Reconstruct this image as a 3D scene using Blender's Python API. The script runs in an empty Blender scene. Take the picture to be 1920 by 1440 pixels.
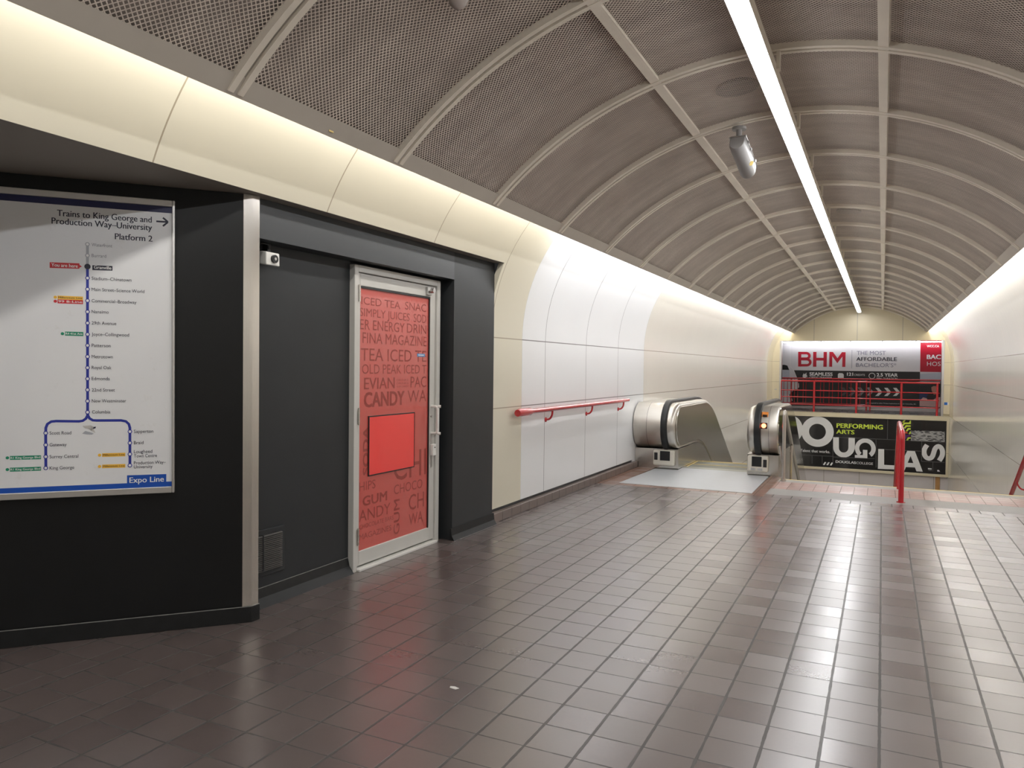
import bpy, bmesh, math, random
from mathutils import Matrix, Vector
S = bpy.context.scene
COL = S.collection

# ---------------------------------------------------------------- camera
yaw, pitch, roll = 0.452031, -0.022698, 0.011293
F = Vector((-math.sin(yaw)*math.cos(pitch), math.cos(yaw)*math.cos(pitch), math.sin(pitch)))
R0 = Vector((math.cos(yaw), math.sin(yaw), 0)); U0 = R0.cross(F)
RR = math.cos(roll)*R0 + math.sin(roll)*U0; UU = -math.sin(roll)*R0 + math.cos(roll)*U0
camd = bpy.data.cameras.new('camera'); cam = bpy.data.objects.new('camera', camd); COL.objects.link(cam)
camd.sensor_fit = 'HORIZONTAL'; camd.sensor_width = 36.0; camd.lens = 36.0*1429.7/1920
camd.clip_start = 0.05; camd.clip_end = 200
cam.matrix_world = Matrix(((RR.x,UU.x,-F.x,0),(RR.y,UU.y,-F.y,0),(RR.z,UU.z,-F.z,1.45),(0,0,0,1)))
S.camera = cam

# ---------------------------------------------------------------- world, exposure
wd = bpy.data.worlds.new('world'); S.world = wd; wd.use_nodes = True
wd.node_tree.nodes['Background'].inputs[0].default_value = (0.5,0.5,0.5,1)
wd.node_tree.nodes['Background'].inputs[1].default_value = 0.02
S.view_settings.view_transform = 'Standard'; S.view_settings.look = 'None'
S.view_settings.gamma = 1; S.view_settings.use_curve_mapping = False
S.view_settings.exposure = 0.70
TUBE_EMIT = 19.0
COVE_W = 4.6      # watts per metre of cove strip
CX, YE = -0.71, 26.25                         # tunnel centre line, end wall

# cove lamps (hidden above the ceiling edge, washing the curved walls)
def cove(x, rot, y0, y1, col, w):
    ld = bpy.data.lights.new('cove_lamp', 'AREA'); ld.shape = 'RECTANGLE'; ld.size = y1-y0; ld.size_y = 0.05
    ld.energy = w*(y1-y0); ld.color = col
    o = bpy.data.objects.new('cove_lamp', ld); COL.objects.link(o); o.location = (x, (y0+y1)/2, 2.80)
    o.matrix_world = Matrix.Translation((x,(y0+y1)/2,2.80)) @ rot
    o['label'] = 'cove strip lamp above the ceiling edge'; o['category'] = 'lamp'
rotL = Matrix(((0,-0.28,0.96,0),(1,0,0,0),(0,0.96,0.28,0),(0,0,0,1)))    # lamp -Z points to the wall and a little down
rotR = Matrix(((0,-0.28,-0.96,0),(1,0,0,0),(0,-0.96,0.28,0),(0,0,0,1)))
for (a,b) in ((-5.5,1.0),(1.0,6.9)): cove(-2.625, rotL, a, b, (1,.965,.90), COVE_W*.66)
for (a,b) in ((6.9,13.5),(13.5,20),(20,26.2)): cove(-2.625, rotL, a, b, (.98,.985,1), COVE_W*1.25)
for (a,b) in ((-5.5,1.0),(1,7),(7,13.5),(13.5,20),(20,26.2)): cove(1.205, rotR, a, b, (.98,.985,1), COVE_W*1.25)

# ---------------------------------------------------------------- materials
def nt(name):
    m = bpy.data.materials.new(name); m.use_nodes = True; t = m.node_tree
    b = t.nodes['Principled BSDF']; return m, t, b
def N(t, typ, **k):
    n = t.nodes.new(typ)
    for a,v in k.items(): setattr(n, a, v)
    return n
def math_(t, op, a, b=None, c=None):
    n = t.nodes.new('ShaderNodeMath'); n.operation = op
    for i,x in enumerate((a,b,c)):
        if x is None: continue
        if isinstance(x,(int,float)): n.inputs[i].default_value = x
        else: t.links.new(x, n.inputs[i])
    return n.outputs[0]
def mixc(t, fac, a, b):
    n = t.nodes.new('ShaderNodeMix'); n.data_type = 'RGBA'
    if isinstance(fac,(int,float)): n.inputs[0].default_value = fac
    else: t.links.new(fac, n.inputs[0])
    for i,x in ((6,a),(7,b)):
        if isinstance(x,tuple): n.inputs[i].default_value = (*x[:3],1)
        else: t.links.new(x, n.inputs[i])
    return n.outputs[2]
def noise(t, vec, scale, detail=3, rough=.55):
    n = t.nodes.new('ShaderNodeTexNoise'); n.inputs['Scale'].default_value = scale
    n.inputs['Detail'].default_value = detail; n.inputs['Roughness'].default_value = rough
    if vec is not None: t.links.new(vec, n.inputs['Vector'])
    return n.outputs[0]
def ramp(t, v, lo, hi, a=0.0, b=1.0):
    n = t.nodes.new('ShaderNodeMapRange'); t.links.new(v, n.inputs[0])
    n.inputs[1].default_value = lo; n.inputs[2].default_value = hi; n.inputs[3].default_value = a; n.inputs[4].default_value = b
    return n.outputs[0]
def pos(t): return N(t,'ShaderNodeNewGeometry').outputs['Position']
def bump(t, b, h, strength, dist=.01):
    n = t.nodes.new('ShaderNodeBump'); n.inputs['Strength'].default_value = strength; n.inputs['Distance'].default_value = dist
    t.links.new(h, n.inputs['Height']); t.links.new(n.outputs[0], b.inputs['Normal'])
def simple(name, col, rough=.5, metal=0, var=.12, scale=9, spec=.5, coat=0, bmp=0, stretch=None):
    m,t,b = nt(name); p = pos(t)
    if stretch:
        mp = N(t,'ShaderNodeMapping'); mp.inputs['Scale'].default_value = stretch; t.links.new(p, mp.inputs[0]); p = mp.outputs[0]
    n = noise(t, p, scale)
    c = mixc(t, n, tuple(x*(1-var) for x in col), tuple(min(1,x*(1+var)) for x in col))
    t.links.new(c, b.inputs['Base Color'])
    b.inputs['Roughness'].default_value = rough; b.inputs['Metallic'].default_value = metal
    b.inputs['Specular IOR Level'].default_value = spec; b.inputs['Coat Weight'].default_value = coat
    b.inputs['Coat Roughness'].default_value = .05
    if bmp: bump(t, b, n, bmp)
    return m
def emit(name, col, s):
    m,t,b = nt(name); b.inputs['Base Color'].default_value = (*col,1)
    b.inputs['Emission Color'].default_value = (*col,1); b.inputs['Emission Strength'].default_value = s
    n = noise(t, pos(t), 2); r = ramp(t, n, .3, .7, s*.97, s*1.03); t.links.new(r, b.inputs['Emission Strength'])
    return m
def enamel(name, col, zj, jcol, rough=.12, period=1.25, off=0.0, var=.02, bs=.2, vcol=None):
    # enamelled wall panels: vertical joints each 1.25 m, horizontal joints at heights zj, faint waviness
    m,t,b = nt(name); p = pos(t); sx = N(t,'ShaderNodeSeparateXYZ'); t.links.new(p, sx.inputs[0])
    y = math_(t,'SUBTRACT', sx.outputs[1], off); q = math_(t,'PINGPONG', y, period/2)
    v0 = math_(t,'LESS_THAN', q, .0045); v = v0; hz = None
    for z in zj:
        d = math_(t,'ABSOLUTE', math_(t,'SUBTRACT', sx.outputs[2], z)); e = math_(t,'LESS_THAN', d, .005)
        hz = e if hz is None else math_(t,'MAXIMUM', hz, e)
    if hz is not None: v = math_(t,'MAXIMUM', v0, hz)
    n = noise(t, p, 1.3, 4)
    c = mixc(t, n, tuple(x*(1-var*2) for x in col), tuple(min(1,x*(1+var)) for x in col))
    c = mixc(t, v0, c, vcol or jcol)
    if hz is not None: c = mixc(t, hz, c, jcol)
    t.links.new(c, b.inputs['Base Color'])
    b.inputs['Specular IOR Level'].default_value = .5
    mp = N(t,'ShaderNodeMapping'); mp.inputs['Scale'].default_value = (1,4,.35); t.links.new(p, mp.inputs[0])
    w = noise(t, mp.outputs[0], 1.6, 2)
    h = math_(t,'SUBTRACT', math_(t,'MULTIPLY', w, .5), math_(t,'MULTIPLY', v, 1.0))
    if bs: bump(t, b, h, bs, .006)
    b.inputs['Roughness'].default_value = rough
    return m
def tiles(name, px, py, x0, y0, gx, gy, base, grout, rough=(.2,.38), var=.13, spec=1.0, ridge=0):
    m,t,b = nt(name); p = pos(t); sx = N(t,'ShaderNodeSeparateXYZ'); t.links.new(p, sx.inputs[0])
    ux = math_(t,'SUBTRACT', sx.outputs[0], x0); uy = math_(t,'SUBTRACT', sx.outputs[1], y0)
    wob = math_(t,'MULTIPLY', math_(t,'SUBTRACT', noise(t,p,14,2), .5), .006)
    gxd = math_(t,'ADD', math_(t,'PINGPONG', ux, px/2), wob); gyd = math_(t,'ADD', math_(t,'PINGPONG', uy, py/2), wob)
    g = math_(t,'MAXIMUM', ramp(t, gxd, gx/2-.0008, gx/2+.0008, 1, 0), ramp(t, gyd, gy/2-.0008, gy/2+.0008, 1, 0))
    ix = math_(t,'FLOOR', math_(t,'DIVIDE', ux, px)); iy = math_(t,'FLOOR', math_(t,'DIVIDE', uy, py))
    cv = N(t,'ShaderNodeCombineXYZ'); t.links.new(ix, cv.inputs[0]); t.links.new(iy, cv.inputs[1])
    wn = N(t,'ShaderNodeTexWhiteNoise'); wn.noise_dimensions = '2D'; t.links.new(cv.outputs[0], wn.inputs['Vector'])
    n2 = noise(t, p, 2.2, 4); n3 = noise(t, p, 60, 3)
    k = math_(t,'ADD', math_(t,'MULTIPLY', wn.outputs[0], .5), math_(t,'MULTIPLY', n2, .5))
    c = mixc(t, k, tuple(x*(1-var) for x in base), tuple(x*(1+var) for x in base))
    c = mixc(t, math_(t,'MULTIPLY', n3, .25), c, tuple(x*.6 for x in base))
    sp = math_(t,'GREATER_THAN', noise(t, p, 55, 1), .83)
    c = mixc(t, math_(t,'MULTIPLY', sp, .75), c, (.02,.018,.017))
    dirt = noise(t, p, 5, 3)
    gc = mixc(t, dirt, grout, tuple(x*1.5 for x in grout))
    t.links.new(mixc(t, g, c, gc), b.inputs['Base Color'])
    rr = math_(t,'ADD', ramp(t, wn.outputs[0], 0, 1, rough[0]-.015, rough[1]+.025), math_(t,'MULTIPLY', g, .4)); t.links.new(rr, b.inputs['Roughness'])
    b.inputs['Coat Weight'].default_value = .35; b.inputs['Coat Roughness'].default_value = .27
    b.inputs['Specular IOR Level'].default_value = spec
    sp2 = math_(t,'SUBTRACT', spec, math_(t,'MULTIPLY', g, spec*.7)); t.links.new(sp2, b.inputs['Specular IOR Level'])
    h = math_(t,'SUBTRACT', math_(t,'MULTIPLY', wn.outputs[0], .15), g)
    if ridge:
        rd = math_(t,'SINE', math_(t,'MULTIPLY', sx.outputs[1], 6.2832/ridge)); h = math_(t,'ADD', h, math_(t,'MULTIPLY', rd, .8))
    bump(t, b, h, .5, .003)
    return m
ZJ = (1.72, 1.057, .10, -1.0, -2.1)
M = {}
M['cream'] = enamel('cream_enamel', (.66,.62,.505), (1.72,1.057,.10), (.35,.30,.22), rough=.42, bs=.0)
M['white'] = enamel('white_enamel', (.77,.775,.78), (1.72,1.057), (.18,.17,.17), rough=.30, bs=0)
M['offwhite'] = enamel('ivory_enamel', (.77,.735,.665), ZJ, (.36,.32,.26), rough=.14, vcol=(.80,.77,.66))
M['creamend'] = enamel('cream_end', (.74,.66,.48), ZJ, (.40,.34,.24), rough=.3, off=CX)
M['endwall'] = enamel('cream_end_wall', (.72,.64,.46), (), (.4,.34,.24), rough=.4, period=50, off=100)
M['soffit'] = simple('soffit_paint', (.27,.245,.215), .6, var=.1, scale=2)
M['black'] = simple('black_paint', (.0065,.007,.0075), .36, var=.35, scale=3, spec=.28)
M['charcoal'] = simple('charcoal_paint', (.025,.0275,.030), .42, var=.2, scale=2.5, spec=.32)
M['charcoal_lit'] = simple('charcoal_paint_lit', (.030,.0335,.038), .40, var=.15, scale=2)  # same charcoal as the pilaster; light on the header put into the colour
M['base'] = simple('rubber_base', (.011,.0115,.012), .5, var=.5, scale=14, spec=.3)
M['steel'] = simple('brushed_steel', (.60,.57,.53), .24, 1, var=.08, scale=6, stretch=(40,40,1))
M['steelh'] = simple('brushed_steel_band', (.58,.55,.50), .34, 1, var=.07, scale=5, stretch=(1,30,30))
M['polished'] = simple('polished_steel', (.52,.50,.46), .09, 1, var=.05, scale=2)
M['alu'] = simple('aluminium', (.56,.55,.54), .35, 1, var=.06, scale=5)
M['doorpaint'] = simple('door_paint', (.56,.55,.52), .32, 0, var=.05, scale=4, spec=.5)
M['whitepaint'] = simple('white_metal_paint', (.75,.74,.71), .3, var=.05, scale=4)
M['flange'] = simple('edge_trim_paint', (.52,.475,.41), .45, var=.08, scale=4)
M['scuff'] = simple('scuffed_edge', (.22,.215,.205), .6, var=.7, scale=25)
M['rubber'] = simple('handrail_rubber', (.012,.013,.014), .38, var=.2, scale=8)
M['red'] = simple('red_paint', (.52,.012,.022), .22, var=.12, scale=7, spec=.6, coat=.3)
M['redrail'] = simple('red_paint_rail', (.50,.02,.028), .25, var=.15, scale=7, spec=.6, coat=.3)
M['rib'] = simple('rib_paint', (.80,.735,.63), .45, var=.1, scale=4, spec=.4)
M['groove'] = simple('rib_groove', (.36,.33,.28), .6, var=.1, scale=4)
M['backing'] = simple('void_above_mesh', (.36,.31,.275), .9, var=.4, scale=3)
M['granite'] = simple('granite', (.26,.25,.235), .45, var=.35, scale=90)
M['nosing'] = simple('nosing_stone', (.33,.31,.28), .5, var=.2, scale=40)
M['yellow'] = simple('yellow_edge', (.80,.62,.22), .5, var=.1, scale=20)
M['landing'] = simple('landing_plate', (.52,.54,.56), .5, .55, var=.12, scale=5, stretch=(1,14,1))
M['step'] = simple('escalator_tread', (.17,.17,.13), .5, .5, var=.2, scale=30)
M['inlet'] = simple('inlet_ivory', (.66,.62,.54), .35, var=.05, scale=6)
M['darkplastic'] = simple('black_plastic', (.012,.012,.013), .3, var=.2, scale=10)
M['lowerwall'] = simple('lower_white_panel', (.66,.62,.62), .35, var=.06, scale=2)
M['tan'] = simple('tan_post', (.50,.27,.10), .5, var=.15, scale=6)
M['corridor'] = tiles('corridor_tile', .2,.2, 0,0,.006,.006,(.075,.07,.072),(.04,.038,.036))
M['diffuser'] = emit('tube_diffuser', (.975,.985,1), TUBE_EMIT)
M['striplight'] = emit('strip_light', (.97,.97,1), 11)
M['stoplight'] = emit('stop_button_glow', (1,.12,.04), 9)
M['orange'] = simple('orange_sticker', (.75,.25,.03), .4)
M['stone_base'] = tiles('wall_base_tile', 50,.2, 100,.02,.001,.005,(.14,.10,.085),(.03,.026,.024), var=.3, rough=(.4,.55))
M['sensor'] = simple('dome_plastic', (.42,.37,.34), .35, var=.2, scale=10)
M['housing'] = simple('camera_housing', (.33,.32,.31), .4, var=.08, scale=5)
M['film'] = simple('red_window_film', (.56,.085,.07), .30, var=.06, scale=1.5, spec=.5, coat=1)
M['lit_sheet'] = simple('bright_red_sheet', (.90,.055,.05), .35, var=.03, scale=1.5, spec=.5, coat=.6)
PR = {'navy_top':(.012,.014,.07),'ink':(.012,.013,.035),'greytext':(.22,.23,.27),'greyline':(.38,.39,.43),'white':(.80,.80,.80),'redlab':(.55,.02,.03),
 'yellow':(.85,.48,.05),'green':(.01,.25,.14),'blue':(.022,.035,.30),'royal':(.008,.075,.40),'film':(.32,.058,.046),'lime':(.62,.75,.08),'black2':(.012,.011,.012),
 'hair':(.13,.13,.13),'orange':(.65,.09,.03),'purple':(.09,.02,.14),'bhmred':(.50,.012,.035),'slate':(.22,.22,.30),'paleblue':(.52,.56,.64),'deepblue':(.02,.035,.12),
 'pink':(.62,.40,.38),'skin':(.55,.26,.20),'hair_dark':(.03,.018,.02),'scrapc':(.52,.50,.48),'chev1':(.33,.32,.33),'chev2':(.2,.19,.2),'chev3':(.11,.1,.11),'chev4':(.06,.055,.06)}
PM = {k: simple('print_'+k, v, .35 if k!='film' else .4, var=.04, scale=3, spec=.4) for k,v in PR.items()}
def hatch_mat():
    m,t,b = nt('print_hatch'); p = pos(t); mp = N(t,'ShaderNodeMapping'); mp.inputs['Rotation'].default_value=(0,.30,0); mp.inputs['Scale'].default_value=(9,1,38); t.links.new(p,mp.inputs[0])
    v = N(t,'ShaderNodeTexVoronoi'); v.feature='DISTANCE_TO_EDGE'; v.inputs['Scale'].default_value=.8; t.links.new(mp.outputs[0],v.inputs['Vector'])
    t.links.new(mixc(t, math_(t,'GREATER_THAN', v.outputs[0], .16),(.42,.42,.42),(.015,.015,.015)), b.inputs['Base Color']); b.inputs['Roughness'].default_value=.35
    return m
PM['hatch'] = hatch_mat()
def mesh_mat():
    # expanded metal: diamond strands with real openings, UV = (arc length, tunnel length) in metres
    m,t,b = nt('expanded_metal'); uv = N(t,'ShaderNodeTexCoord').outputs['UV']; sx = N(t,'ShaderNodeSeparateXYZ'); t.links.new(uv, sx.inputs[0])
    u = math_(t,'DIVIDE', sx.outputs[0], .026); v = math_(t,'DIVIDE', sx.outputs[1], .026)
    a = math_(t,'PINGPONG', math_(t,'ADD', u, v), .5); c = math_(t,'PINGPONG', math_(t,'SUBTRACT', u, v), .5)
    d = math_(t,'MINIMUM', a, c); hole = math_(t,'GREATER_THAN', d, .135)
    n = noise(t, pos(t), 1.2, 4); n2 = noise(t, pos(t), 6, 3)
    mp = N(t,'ShaderNodeMapping'); mp.inputs['Scale'].default_value=(1.0,5,1.0); t.links.new(pos(t),mp.inputs[0])
    n4 = noise(t, mp.outputs[0], 1.6, 4)
    k = math_(t,'ADD', math_(t,'MULTIPLY', n, .3), math_(t,'ADD', math_(t,'MULTIPLY', n2, .2), math_(t,'MULTIPLY', n4, .5)))
    col = mixc(t, ramp(t, k, .36, .64), (.54,.47,.41), (.84,.75,.655)); t.links.new(col, b.inputs['Base Color'])
    b.inputs['Roughness'].default_value = .5
    tr = N(t,'ShaderNodeBsdfTransparent'); mx = N(t,'ShaderNodeMixShader'); t.links.new(hole, mx.inputs[0]); t.links.new(b.outputs[0], mx.inputs[1]); t.links.new(tr.outputs[0], mx.inputs[2])
    t.links.new(mx.outputs[0], t.nodes['Material Output'].inputs['Surface'])
    return m
M['mesh'] = mesh_mat()
def mapsheet_mat():
    m,t,b = nt('map_sheet'); p = pos(t); n = noise(t,p,1.4,5); n2 = noise(t,p,7,6,.75)
    c = mixc(t, ramp(t,n,.35,.7), (.72,.725,.745),(.77,.775,.79)); c = mixc(t, math_(t,'MULTIPLY', ramp(t,n2,.62,.75), .25), c, (.45,.42,.36))
    t.links.new(c,b.inputs['Base Color']); b.inputs['Roughness'].default_value=.3; b.inputs['Specular IOR Level'].default_value=.45
    return m
M['mapsheet'] = mapsheet_mat()
M['bhmsheet'] = simple('poster_sheet', (.74,.73,.76), .28, var=.05, scale=1.2, spec=.5, coat=.3)
M['douglas'] = simple('black_poster', (.012,.011,.012), .22, var=.2, scale=2, spec=.5, coat=.4)
T0 = dict(base=(.135,.105,.099), grout=(.068,.063,.060))
M['tile_main'] = tiles('quarry_tile', .2039,.2012,-.5941,3.0243,.0115,.0065, rough=(.25,.31), **T0)
M['tile_half'] = tiles('quarry_tile_offset', .2039,.2012,-2.937,3.1249,.0085,.0075, rough=(.26,.32), **T0)
M['tile_narrow'] = tiles('quarry_tile_cut', .104,.2012,-2.937,3.0243,.0085,.0075, rough=(.26,.32), **T0)
M['tile_stag'] = tiles('quarry_tile_row', .2039,.2012,-.492,9.062,.0115,.0065, rough=(.26,.32), **T0)
M['tile_red'] = tiles('red_grooved_tile', .148,.156,-.724,9.76,.006,.006,(.36,.20,.16),(.10,.07,.06),rough=(.35,.5),var=.15,ridge=.052)
M['tile_rust'] = tiles('rust_tile', .2039,.156,-2.937,9.062,.006,.006,(.20,.095,.06),(.07,.05,.04),rough=(.3,.45),var=.25)

# ---------------------------------------------------------------- mesh helpers
class MB:
    def __init__(s): s.v=[]; s.f=[]; s.uv=None
    def box(s,x0,x1,y0,y1,z0,z1):
        n=len(s.v); s.v+=[(x0,y0,z0),(x1,y0,z0),(x1,y1,z0),(x0,y1,z0),(x0,y0,z1),(x1,y0,z1),(x1,y1,z1),(x0,y1,z1)]
        s.f+=[[n+i for i in q] for q in ((0,3,2,1),(4,5,6,7),(0,1,5,4),(1,2,6,5),(2,3,7,6),(3,0,4,7))]; return s
    def prism(s, pts, fn, a, b):           # closed outline pts (p,q), extruded from a to b; fn(p,q,w) -> xyz
        n=len(s.v); k=len(pts)
        s.v+=[fn(p,q,a) for p,q in pts]+[fn(p,q,b) for p,q in pts]
        s.f.append([n+i for i in range(k)][::-1]); s.f.append([n+k+i for i in range(k)])
        for i in range(k): j=(i+1)%k; s.f.append([n+i,n+j,n+k+j,n+k+i])
        return s
    def tube(s, path, r, n=12, caps=True):
        path=[Vector(p) for p in path]; base=len(s.v); up=None
        for i,p in enumerate(path):
            a=path[max(0,i-1)]; b=path[min(len(path)-1,i+1)]; t=(b-a).normalized()
            if up is None: up = Vector((0,0,1)) if abs(t.z)<.9 else Vector((1,0,0))
            side=t.cross(up).normalized(); up=side.cross(t).normalized()
            rr = r[i] if isinstance(r,(list,tuple)) else r
            for j in range(n):
                g=2*math.pi*j/n; s.v.append(tuple(p+side*math.cos(g)*rr+up*math.sin(g)*rr))
        for i in range(len(path)-1):
            for j in range(n):
                k=(j+1)%n; s.f.append([base+i*n+j,base+i*n+k,base+(i+1)*n+k,base+(i+1)*n+j])
        if caps: s.f.append([base+j for j in range(n)][::-1]); s.f.append([base+(len(path)-1)*n+j for j in range(n)])
        return s
    def build(s, name, m, parent=None, bevel=0, smooth=False, seg=2):
        me=bpy.data.meshes.new(name); me.from_pydata(s.v,[],s.f); me.update()
        bm=bmesh.new(); bm.from_mesh(me); bmesh.ops.recalc_face_normals(bm, faces=bm.faces); bm.to_mesh(me); bm.free()
        o=bpy.data.objects.new(name,me); COL.objects.link(o); me.materials.append(M[m] if isinstance(m,str) else m)
        if parent: o.parent=parent; o.matrix_parent_inverse=parent.matrix_world.inverted()
        if bevel:
            b=o.modifiers.new('bevel','BEVEL'); b.width=bevel; b.segments=seg; b.limit_method='ANGLE'; b.angle_limit=.6
        if smooth:
            for p in me.polygons: p.use_smooth=True
            e=o.modifiers.new('edge','EDGE_SPLIT'); e.split_angle=.7
        return o
def box(name,m,x0,x1,y0,y1,z0,z1,parent=None,bevel=0): return MB().box(x0,x1,y0,y1,z0,z1).build(name,m,parent,bevel)
def struct(o): o['kind']='structure'; return o
def thing(name,label,cat,loc,group=None,rz=0):
    o=bpy.data.objects.new(name,None); COL.objects.link(o); o.empty_display_size=.1
    o.location=loc; o.rotation_euler=(0,0,rz); o['label']=label; o['category']=cat
    o.matrix_world = Matrix.Translation(loc) @ Matrix.Rotation(rz,4,'Z')
    if group: o['group']=group
    return o
def tag(o,label,cat,group=None):
    o['label']=label; o['category']=cat
    if group: o['group']=group
    return o
def XZ(x,z,y): return (x,y,z)
def YZ(y,z,x): return (x,y,z)
def XY(x,y,z): return (x,y,z)
def arcpts(cx,cy,r,a0,a1,n): return [(cx+r*math.cos(math.radians(a0+(a1-a0)*i/n)),cy+r*math.sin(math.radians(a0+(a1-a0)*i/n))) for i in range(n+1)]
def fillet(pts, r, n=6):
    # round the corners of a 3-D polyline
    P=[Vector(p) for p in pts]; out=[P[0]]
    for i in range(1,len(P)-1):
        a,b,c=P[i-1],P[i],P[i+1]; d1=(a-b); d2=(c-b); rr=min(r,d1.length*.49,d2.length*.49)
        p=b+d1.normalized()*rr; q=b+d2.normalized()*rr
        for k in range(n+1):
            t=k/n; out.append(p*(1-t)**2+b*2*t*(1-t)+q*t*t)
    out.append(P[-1]); return [tuple(v) for v in out]
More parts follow.
